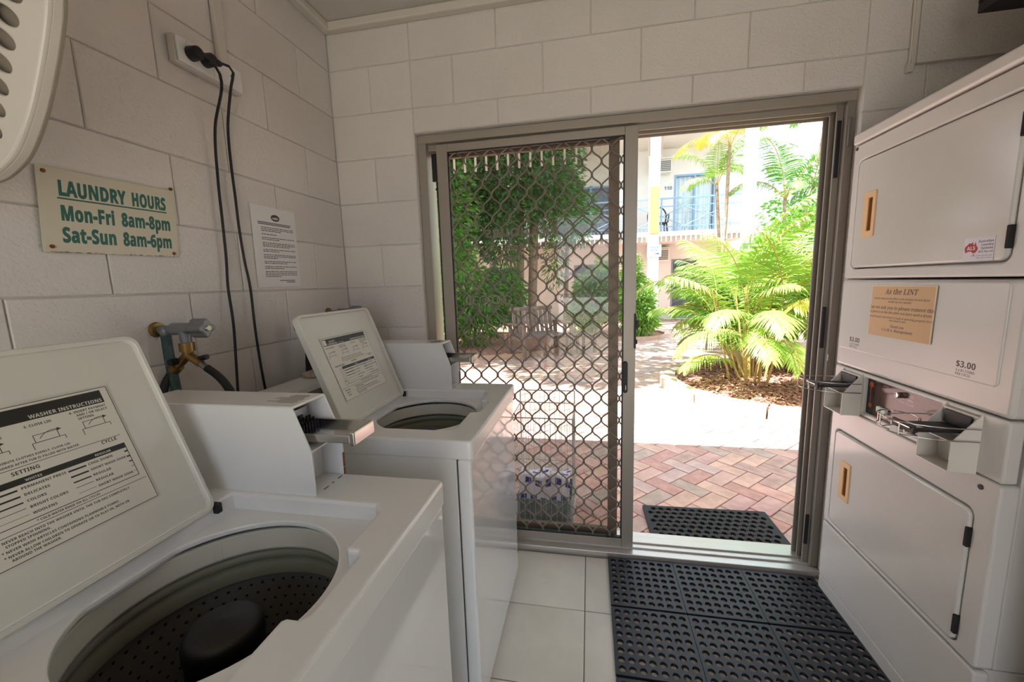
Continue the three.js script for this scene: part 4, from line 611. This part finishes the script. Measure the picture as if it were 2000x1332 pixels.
// ------------------------------------------------------------------ leafy trees and shrubs
function leafCloud(n, blobs, len, wid, seed, droop = 0.5) {
  const r = rng(seed), P = new Float32Array(n * 18), tot = blobs.reduce((s, b) => s + b[3] * b[4] * b[5], 0); let k = 0;
  const put = (v) => { P[k++] = v.x; P[k++] = v.y; P[k++] = v.z; };
  for (let i = 0; i < n; i++) {
    let w = r() * tot, b = blobs[0]; for (const q of blobs) { w -= q[3] * q[4] * q[5]; if (w <= 0) { b = q; break; } }
    const th = r() * 6.283, c = 2 * r() - 1, s = Math.sqrt(1 - c * c), rad = Math.pow(r(), 0.45), o = V(b[0] + b[3] * rad * s * Math.cos(th), b[1] + b[4] * rad * c, b[2] + b[5] * rad * s * Math.sin(th));
    const d = V(s * Math.cos(th) + (r() - 0.5), c * 0.4 + (r() - 0.5) - droop, s * Math.sin(th) + (r() - 0.5)).normalize(), sd = V(r() - 0.5, r() - 0.5, r() - 0.5).cross(d).normalize(), nr = sd.clone().cross(d), L = len * (0.6 + 0.8 * r()), W = wid * (0.6 + 0.8 * r());
    const tip = o.clone().addScaledVector(d, L), m = o.clone().addScaledVector(d, L * 0.45).addScaledVector(nr, -0.25 * W), a = m.clone().addScaledVector(sd, W).addScaledVector(nr, 0.5 * W), e = m.clone().addScaledVector(sd, -W).addScaledVector(nr, 0.5 * W);
    put(o); put(e); put(tip); put(o); put(tip); put(a);
  }
  const g = new THREE.BufferGeometry(); g.setAttribute('position', new THREE.BufferAttribute(P, 3)); g.computeVertexNormals(); return g;
}
function tree(name, label, cat, base, trunks, blobs, n, len, wid, seed, mat) {
  const t = thing(name, label, cat, base);
  trunks.forEach(([x0, z0, x1, y1, z1, r]) => part(t, 'trunk', [tube([V(x0, base[1], z0), V((x0 + x1) / 2 + 0.04, y1 * 0.5, (z0 + z1) / 2), V(x1, y1, z1)], r, 16, 9)], M.bark));
  part(t, 'foliage', [leafCloud(n, blobs, len, wid, seed)], mat); return t;
}
tree('leafy_tree', 'tall twin trunked tree with hanging dark foliage, behind the screen door', 'tree', [-0.35, G, -8], [[-0.55, -8, -0.42, 4.6, -8, 0.1], [-0.25, -8.1, -0.1, 4.6, -8.1, 0.11]], [[-0.4, 4.2, -7.6, 1.5, 1.5, 1.2], [-0.8, 3.0, -7.4, 0.9, 1.2, 0.8], [0.3, 3.4, -7.6, 0.7, 1.0, 0.8], [-1.6, 3.6, -7.4, 1.0, 1.4, 0.9], [-0.7, 2.2, -7.0, 0.5, 0.8, 0.5]], 15000, 0.16, 0.022, 91, M.leafDark);
tree('leafy_tree', 'high spreading tree whose crown shades the middle of the courtyard', 'tree', [-3.6, G, -5.2], [[-3.6, -5.2, -1.6, 5.0, -5.4, 0.14]], [[-0.9, 5.7, -3.9, 1.7, 0.7, 1.5], [-1.2, 5.9, -6.6, 2.0, 0.8, 1.8], [-2.6, 5.6, -5.2, 1.6, 0.8, 1.6], [-0.2, 5.9, -8.6, 1.6, 0.7, 1.4]], 6500, 0.3, 0.075, 100, M.leafMid);
tree('leafy_tree', 'bushy mid green tree nearest the left side of the screen door', 'tree', [-2.2, G, -6.4], [[-2.2, -6.4, -2.1, 3.2, -6.4, 0.08]], [[-2.0, 3.0, -6.4, 1.0, 1.4, 0.9], [-1.7, 1.9, -6.2, 0.6, 0.9, 0.6], [-2.3, 4.0, -6.6, 1.2, 1.0, 1.0]], 9000, 0.13, 0.03, 92, M.leafMid);
tree('leafy_shrub', 'dark green feathery shrub left of the wooden chair', 'shrub', [-1.3, G, -6.6], [[-1.3, -6.6, -1.3, 0.8, -6.6, 0.04]], [[-1.3, 0.9, -6.6, 0.75, 0.85, 0.6], [-1.9, 0.8, -6.2, 0.6, 0.7, 0.5], [-0.7, 1.1, -7.0, 0.5, 0.7, 0.5]], 9000, 0.16, 0.016, 93, M.leafMid);
tree('leafy_shrub', 'lime green shrub catching the sun at the left of the screen door', 'shrub', [-2.0, G, -8.2], [[-2.0, -8.2, -2.0, 0.9, -8.2, 0.04]], [[-2.2, 1.3, -8.2, 0.8, 1.2, 0.6], [-2.9, 2.2, -8.6, 0.8, 1.3, 0.6]], 6000, 0.12, 0.03, 94, M.leafLime);
tree('leafy_shrub', 'yellow green shrub in front of the motel door, behind the screen', 'shrub', [1.25, G, -8.9], [[1.25, -8.9, 1.25, 0.9, -8.9, 0.04]], [[1.25, 0.85, -8.9, 0.5, 0.8, 0.45], [1.6, 1.3, -9.0, 0.35, 0.7, 0.4], [1.0, 0.5, -8.7, 0.4, 0.5, 0.3]], 6500, 0.12, 0.028, 95, M.leafLime);
tree('leafy_shrub', 'green shrub against the white verandah post, seen past the door frame', 'shrub', [2.35, G, -8.3], [[2.35, -8.3, 2.35, 0.8, -8.3, 0.04]], [[2.3, 0.75, -8.3, 0.42, 0.75, 0.4], [2.5, 0.4, -8.2, 0.32, 0.4, 0.3], [2.2, 1.5, -8.3, 0.22, 0.5, 0.25]], 5500, 0.12, 0.02, 96, M.frondA);
tree('leafy_shrub', 'dark broad leaved shrub behind the right golden cane palm', 'shrub', [5.2, G, -4.6], [[5.2, -4.6, 5.2, 0.8, -4.6, 0.04]], [[5.2, 0.7, -4.6, 0.7, 0.7, 0.6], [5.9, 0.9, -5.0, 0.7, 0.9, 0.6]], 5000, 0.16, 0.05, 97, M.leafDark);
tree('leafy_tree', 'light green tree standing across the courtyard beside the motel', 'tree', [7.5, G, -10], [[7.5, -10, 7.5, 3.5, -10, 0.1]], [[7.5, 3.0, -10, 1.6, 1.6, 1.4], [6.3, 2.2, -9.6, 1.1, 1.3, 1.0], [9.0, 2.6, -10, 1.5, 1.6, 1.2]], 9000, 0.15, 0.035, 98, M.leafMid);
tree('leafy_tree', 'fine leaved tree with light foliage before the balcony railing', 'tree', [0.55, G, -8.6], [[0.55, -8.6, 0.65, 3.6, -8.6, 0.05]], [[0.5, 3.4, -8.6, 0.6, 1.3, 0.6], [0.9, 3.0, -8.8, 0.5, 0.8, 0.5], [0.35, 2.0, -8.5, 0.3, 0.9, 0.3]], 3800, 0.15, 0.018, 99, M.leafMid);
for (const [x, z, R, lab] of [[2.2, -8.5, 0.95, 'curved brick coloured kerb around the shrub by the verandah post'], [-1.0, -7.0, 1.9, 'long curved kerb around the tree bed behind the screen door']]) {
  const t = thing('bed_kerb', lab, 'kerb', [x, G, z]), s = new THREE.Shape(); s.absarc(0, 0, R, 0, 6.2832, false); const h = new THREE.Path(); h.absarc(0, 0, R - 0.16, 0, 6.2832, true); s.holes.push(h);
  part(t, 'kerb_ring', [ext(s, 0.09, 0.01, 40, 2).rotateX(-Math.PI / 2).translate(x, G, z)], M.concrete); part(t, 'soil', [new THREE.CylinderGeometry(R - 0.16, R - 0.16, 0.05, 40).translate(x, G + 0.025, z)], M.mulch);
}
// ------------------------------------------------------------------ slatted wooden garden chair
{ const t = thing('garden_chair', 'weathered wooden slatted garden chair in the shade beyond the screen door', 'chair', [0.25, G, -5.7]);
  const R = new THREE.Matrix4().makeRotationY(0.62), T = (g) => g.applyMatrix4(R).translate(0.28, G, -5.75), p = (n, ...g) => part(t, n, g.map(T), M.wood);
  for (let i = 0; i < 9; i++) p('back_slat', rb(-0.4 + i * 0.1 - 0.032, -0.4 + i * 0.1 + 0.032, 0.42, 0.9, -0.012, 0.012, 0.004, 1).rotateX(-0.18).translate(0, 0, -0.22));
  p('back_rail', rb(-0.47, 0.47, 0.88, 0.95, -0.02, 0.02, 0.006, 1).rotateX(-0.18).translate(0, 0, -0.22)); p('back_rail', rb(-0.47, 0.47, 0.4, 0.45, -0.02, 0.02, 0.006, 1).rotateX(-0.18).translate(0, 0, -0.22));
  for (let i = 0; i < 6; i++) p('seat_slat', rb(-0.46, 0.46, 0.4, 0.422, -0.26 + i * 0.095, -0.18 + i * 0.095, 0.004, 1));
  for (const s of [-1, 1]) { p('arm', rb(s * 0.5 - 0.045, s * 0.5 + 0.045, 0.62, 0.65, -0.34, 0.36, 0.008, 1)); p('leg', rb(s * 0.5 - 0.03, s * 0.5 + 0.03, 0, 0.62, 0.26, 0.32, 0.005, 1)); p('leg', rb(s * 0.5 - 0.03, s * 0.5 + 0.03, 0, 0.62, -0.34, -0.28, 0.005, 1)); p('seat_rail', rb(s * 0.47 - 0.018, s * 0.47 + 0.018, 0.33, 0.4, -0.3, 0.3, 0.004, 1)); p('stretcher', rb(s * 0.5 - 0.014, s * 0.5 + 0.014, 0.14, 0.18, -0.28, 0.26, 0.004, 1)); }
}
{ const t = thing('side_table', 'low wooden side table beside the slatted garden chair', 'table', [1.05, G, -6.15]);
  const R = new THREE.Matrix4().makeRotationY(0.62), T = (g) => g.applyMatrix4(R).translate(1.02, G, -6.25), p = (n, ...g) => part(t, n, g.map(T), M.wood);
  for (let i = 0; i < 4; i++) p('top_slat', rb(-0.24 + i * 0.122, -0.13 + i * 0.122, 0.34, 0.365, -0.22, 0.22, 0.004, 1));
  for (const sx of [-1, 1]) for (const sz of [-1, 1]) p('leg', rb(sx * 0.2 - 0.025, sx * 0.2 + 0.025, 0, 0.34, sz * 0.19 - 0.025, sz * 0.19 + 0.025, 0.004, 1));
}
// ------------------------------------------------------------------ wire laundry cage with a tub and a striped towel
{ const t = thing('wire_basket', 'tall white wire laundry basket standing just outside the sliding door', 'basket', [0.925, G, -0.46]);
  const x0 = 0.755, x1 = 1.098, za = -0.62, zb = -0.32, y0 = G + 0.004, y1 = 0.665, rods = [], fr = [];
  for (let i = 0; i <= 11; i++) { const x = x0 + (x1 - x0) * i / 11; rods.push(cyl(V(x, y0, zb), V(x, 0.585, zb), 0.0013, 0.0013, 5), cyl(V(x, y0, za), V(x, y1, za), 0.0013, 0.0013, 5)); }
  for (let i = 1; i < 9; i++) { const z = za + (zb - za) * i / 9; for (const x of [x0, x1]) rods.push(cyl(V(x, y0, z), V(x, 0.585, z), 0.0013, 0.0013, 5)); }
  const sq = (y, r) => [[x0, za, x1, za], [x1, za, x1, zb], [x1, zb, x0, zb], [x0, zb, x0, za]].map(([a, b, c, d]) => cyl(V(a, y, b), V(c, y, d), r, r, 6));
  fr.push(...sq(0.585, 0.0035), ...sq(0.34, 0.0018), ...sq(y0 + 0.002, 0.003)); for (const [x, z] of [[x0, za], [x1, za]]) fr.push(cyl(V(x, y0, z), V(x, y1, z), 0.004, 0.004, 6)); for (const [x, z] of [[x0, zb], [x1, zb]]) fr.push(cyl(V(x, y0, z), V(x, 0.585, z), 0.004, 0.004, 6)); fr.push(cyl(V(x0, y1, za), V(x1, y1, za), 0.0035, 0.0035, 6));
  part(t, 'wire_rods', rods, M.white); part(t, 'frame', fr, M.white);
  const tub = thing('plastic_tub', 'grey blue plastic tub in the bottom of the wire laundry basket', 'tub', [0.925, G, -0.47]);
  part(tub, 'tub_body', [(() => { const s = rrect(x0 + 0.008, x1 - 0.008, 0.325, 0.612, 0.03); s.holes.push(rrect(x0 + 0.013, x1 - 0.013, 0.33, 0.607, 0.026, THREE.Path)); return ext(s, 0.14, 0.002, 8, 1).rotateX(-Math.PI / 2).translate(0, G + 0.01, 0); })(), (() => ext(rrect(x0 + 0.01, x1 - 0.01, 0.327, 0.61, 0.03), 0.004, 0, 8).rotateX(-Math.PI / 2).translate(0, G + 0.008, 0))()], S({ color: '#8fa0a6', roughness: 0.4 }));
  const tex = canvasTex(512, 512, (c, w, h) => { c.fillStyle = '#e6e4ee'; c.fillRect(0, 0, w, h); c.fillStyle = '#3b3a8c'; for (let j = 0; j < 5; j++) for (let i = 0; i < 5; i++) c.fillRect(20 + i * 102 + (j & 1) * 40, 18 + j * 104, 62, 40); });
  const cl = new THREE.PlaneGeometry(0.31, 0.5, 36, 48), P = cl.attributes.position, nn = fbm(41, 5, 3);
  for (let i = 0; i < P.count; i++) { const u = P.getX(i), v = P.getY(i) / 0.5, b = Math.cos(v * 2.2); const fold = 0.02 * (nn(u * 2 + 0.5, v + 0.5) - 0.5) + 0.012 * Math.sin(u * 34 + v * 5); P.setXYZ(i, 0.925 + u * 0.97, 0.12 + 0.07 * b + fold - (v < -0.1 ? (-0.1 - v) * 0.32 : 0), -0.47 - v * 0.24 + (v < -0.1 ? 0.02 : 0)); }
  cl.computeVertexNormals();
  const cloth = S({ map: tex, roughness: 0.95, side: THREE.DoubleSide });
  tag(part(scene, 'striped_towel', [cl], cloth, { uv: true }), 'white towel with blue checks crumpled in the wire laundry basket', 'towel');
}
// ------------------------------------------------------------------ two storey motel block across the courtyard
{ const BZ = -12.7, EZ = -11.25, t = thing('motel_block', 'pale two storey motel block with blue balcony railings across the courtyard', 'building', [1, G, BZ]);
  const X0 = -9, X1 = 5.7, F1 = 2.62;
  const doorHole = (x0, x1, y0, y1) => { const p = new THREE.Path(); p.moveTo(x0, y0); p.lineTo(x0, y1); p.lineTo(x1, y1); p.lineTo(x1, y0); p.closePath(); return p; };
  const w = new THREE.Shape(); w.moveTo(X0, G); w.lineTo(X1, G); w.lineTo(X1, 8.4); w.lineTo(X0, 8.4); w.closePath();
  const openings = [[3.9, 4.75, 0.0, 1.98], [0.66, 1.5, 0.0, 1.9], [3.93, 5.2, F1 + 0.12, 4.68], [0.55, 1.95, F1 + 0.12, 4.5], [-2.6, -1.4, 0.7, 1.9], [-2.6, -1.2, F1 + 0.12, 4.6]]; openings.forEach((o) => w.holes.push(doorHole(...o)));
  part(t, 'wall', [ext(w, 0.2, 0).translate(0, 0, BZ - 0.2), bx(X0, X0 + 0.2, G, 8.4, BZ - 6, BZ - 0.2), bx(X1 - 0.2, X1, G, 8.4, BZ - 6, BZ - 0.2), bx(X0, X1, G, 8.4, BZ - 6.2, BZ - 6)], M.building);
  part(t, 'roof', [bx(X0 - 0.3, X1 + 0.3, 8.4, 8.55, BZ - 6.5, EZ + 0.3)], M.whitePaint);
  const slab = (y) => part(t, 'balcony_slab', [bx(X0, X1, y - 0.16, y, BZ, EZ)], M.soffit);
  for (const y of [F1, 5.66]) { const s = slab(y), edge = []; part(s, 'slab_edge', [bx(X0, X1, y - 0.02, y + 0.12, EZ, EZ + 0.05)], M.whitePaint); for (let x = -3; x < X1; x += 0.14) part(s, 'edge_bracket', [bx(x, x + 0.035, y - 0.17, y - 0.02, EZ, EZ + 0.05)], M.whitePaint); part(s, 'edge_board', [bx(X0, X1, y - 0.165, y - 0.02, EZ, EZ + 0.02)], M.slab);
    const rl = part(t, 'railing', [bx(X0, X1, y + 1.06, y + 1.1, EZ - 0.04, EZ), bx(X0, X1, y + 0.84, y + 0.865, EZ - 0.03, EZ - 0.01), bx(X0, X1, y + 0.25, y + 0.275, EZ - 0.03, EZ - 0.01)], M.rail);
    for (let x = -3.2; x < X1 - 0.8; x += 1.3) { part(rl, 'railing_post', [bx(x, x + 0.04, y + 0.1, y + 1.06, EZ - 0.04, EZ)], M.rail); const a = V(x + 0.04, y + 0.56, EZ - 0.02), b = V(x + 0.67, y + 0.84, EZ - 0.02), c = V(x + 1.3, y + 0.56, EZ - 0.02), d = V(x + 0.67, y + 0.27, EZ - 0.02); part(rl, 'diamond_bars', [cyl(a, b, 0.012, 0.012, 6), cyl(b, c, 0.012, 0.012, 6), cyl(c, d, 0.012, 0.012, 6), cyl(d, a, 0.012, 0.012, 6)], M.rail); for (let k = 1; k < 12; k++) part(rl, 'baluster', [bx(x + k * 0.108, x + k * 0.108 + 0.012, y + 0.1, y + 0.27, EZ - 0.03, EZ - 0.018)], M.rail); } }
  // security doors downstairs with a diamond grille
  for (const [x0, x1, y0, y1] of openings.slice(0, 2)) { const d = part(t, 'security_door', [bx(x0, x0 + 0.06, y0, y1, BZ - 0.06, BZ + 0.01), bx(x1 - 0.06, x1, y0, y1, BZ - 0.06, BZ + 0.01), bx(x0 + 0.06, x1 - 0.06, y1 - 0.06, y1, BZ - 0.06, BZ + 0.01), bx(x0 + 0.06, x1 - 0.06, y0, y0 + 0.08, BZ - 0.06, BZ + 0.01)], M.doorGrey); part(d, 'door_leaf', [bx(x0 + 0.06, x1 - 0.06, y0 + 0.08, y1 - 0.06, BZ - 0.1, BZ - 0.07)], M.screenDark); const g = []; for (let k = -14; k < 26; k++) for (const s of [-1, 1]) { const a = V(x0 + 0.06, y0 + 0.08 + k * 0.1, BZ - 0.04), L = x1 - x0 - 0.12; let ya = a.y + (s < 0 ? L * 1.3 : 0), yb = ya + s * L * 1.3; const xa = x0 + 0.06, xb = x1 - 0.06, lo = y0 + 0.08, hi = y1 - 0.06, X = (y) => xa + (y - ya) / (yb - ya) * (xb - xa), c = (y) => Math.max(lo, Math.min(hi, y)); if (Math.max(ya, yb) < lo || Math.min(ya, yb) > hi) continue; const p = c(ya), q = c(yb); if (Math.abs(p - q) < 0.02) continue; g.push(cyl(V(X(p), p, BZ - 0.04), V(X(q), q, BZ - 0.04), 0.006, 0.006, 4)); } part(d, 'grille', g, M.doorGrey); part(d, 'handle', [bx(x0 + 0.02, x0 + 0.05, 0.95, 1.1, BZ + 0.01, BZ + 0.04)], M.black); }
  for (const [x0, x1, y0, y1] of openings.slice(2)) { const d = part(t, 'window', [bx(x0, x0 + 0.06, y0, y1, BZ - 0.08, BZ + 0.01), bx(x1 - 0.06, x1, y0, y1, BZ - 0.08, BZ + 0.01), bx(x0 + 0.06, x1 - 0.06, y1 - 0.06, y1, BZ - 0.08, BZ + 0.01), bx(x0 + 0.06, x1 - 0.06, y0, y0 + 0.06, BZ - 0.08, BZ + 0.01), bx((x0 + x1) / 2 - 0.03, (x0 + x1) / 2 + 0.03, y0 + 0.06, y1 - 0.06, BZ - 0.08, BZ + 0.01)], M.rail); part(d, 'pane', [bx(x0 + 0.06, x1 - 0.06, y0 + 0.06, y1 - 0.06, BZ - 0.05, BZ - 0.046)], M.glass); const cv = new THREE.PlaneGeometry(x1 - x0 - 0.1, y1 - y0 - 0.1, 60, 1), P = cv.attributes.position; for (let i = 0; i < P.count; i++) P.setZ(i, 0.03 * Math.sin(P.getX(i) * 40)); cv.computeVertexNormals(); part(d, 'curtain', [cv.translate((x0 + x1) / 2, (y0 + y1) / 2, BZ - 0.16)], x0 > 3 ? M.curtain : S({ color: '#5c6a72', roughness: 0.8 })); }
  const font = await new FontLoader().loadAsync('fonts/droid/droid_sans_bold.typeface.json');
  for (const [s, x, y] of [['110', 3.62, 4.23], ['109', 0.36, 1.55]]) part(t, 'room_number', [new TextGeometry(s, { font, size: 0.11, depth: 0.01, curveSegments: 3 }).translate(x, y, BZ)], S({ color: '#6b7280', roughness: 0.6 }));
}
{ const ac = (x, y, lab) => { const t = thing('air_conditioner', lab, 'air conditioner', [x, y, -12.55]); part(t, 'case', [rb(x - 0.3, x + 0.3, y - 0.2, y + 0.2, -12.7, -12.4, 0.02, 2), bx(x - 0.34, x + 0.34, y + 0.205, y + 0.235, -12.7, -12.36)], M.plastic); part(t, 'grille', [0, 1, 2, 3, 4, 5].map((k) => bx(x - 0.26, x + 0.26, y - 0.16 + k * 0.055, y - 0.125 + k * 0.055, -12.4, -12.385)), S({ color: '#77756f', roughness: 0.7 })); };
  ac(3.5, 4.92, 'grey wall air conditioner on the upper motel floor beside the white post'); ac(3.48, 2.12, 'grey wall air conditioner below the motel balcony, behind the small sign');
  tag(part(scene, 'verandah_post', [rb(2.93, 3.22, G, 8.39, -11.2, -10.95, 0.01, 1)], M.whitePaint), 'white verandah post of the motel, left of the palms', 'post');
  tag(part(scene, 'yellow_panel', [rb(2.94, 3.2, 2.66, 4.0, -10.949, -10.9, 0.01, 1)], S({ color: '#b5ad6c', roughness: 0.6 })), 'pale yellow panel fixed on the white verandah post', 'panel');
  const tx = canvasTex(256, 210, (c, w, h) => { c.fillStyle = '#b9c4d2'; c.fillRect(0, 0, w, h); c.fillStyle = '#4a6aa0'; c.textAlign = 'center'; c.font = 'bold 42px sans-serif'; c.fillText('LAUNDRY', w / 2, 60); c.fillText('ROOM', w / 2, 112); c.fillStyle = '#2f3f5c'; c.fillRect(146, 148, 46, 12); c.beginPath(); c.moveTo(188, 138); c.lineTo(226, 158); c.lineTo(188, 172); c.fill(); });
  const s = thing('post_sign', 'small white sign with blue letters on the verandah post', 'sign', [3.08, 2.15, -10.9]); part(s, 'board', [sheet(V(2.88, 1.99, -10.92), V(0.4, 0, 0), V(0, 0.35, 0), 0.012)], S({ map: tx, roughness: 0.6 }), { uv: true });
}
{ const t = thing('balcony_chair', 'black plastic armchair on the upper motel balcony', 'chair', [3.3, 2.62, -11.75]); const p = (n, g) => part(t, n, g, M.black), B = V(3.3, 2.62, -11.75), at = (x, y, z) => V(B.x + x, B.y + y, B.z + z);
  for (const sx of [-1, 1]) for (const sz of [-1, 1]) p('leg', [cyl(at(sx * 0.25, 0, sz * 0.24), at(sx * 0.22, 0.42, sz * 0.2), 0.02, 0.024, 8)]);
  p('seat', [rb(B.x - 0.25, B.x + 0.25, B.y + 0.41, B.y + 0.44, B.z - 0.22, B.z + 0.24, 0.012, 2)]);
  p('back', [tube([at(-0.25, 0.42, -0.2), at(-0.27, 0.75, -0.24), at(-0.16, 0.92, -0.26), at(0, 0.96, -0.27), at(0.16, 0.92, -0.26), at(0.27, 0.75, -0.24), at(0.25, 0.42, -0.2)], 0.022, 30, 8), ...[-0.14, -0.07, 0, 0.07, 0.14].map((x) => cyl(at(x, 0.43, -0.21), at(x * 1.1, 0.93 - Math.abs(x) * 0.25, -0.26), 0.012, 0.012, 6))]);
  for (const s of [-1, 1]) p('arm', [tube([at(s * 0.27, 0.68, -0.22), at(s * 0.29, 0.68, 0.1), at(s * 0.28, 0.64, 0.22), at(s * 0.25, 0.42, 0.22)], 0.02, 16, 8)]);
}
renderer.render(scene, camera);
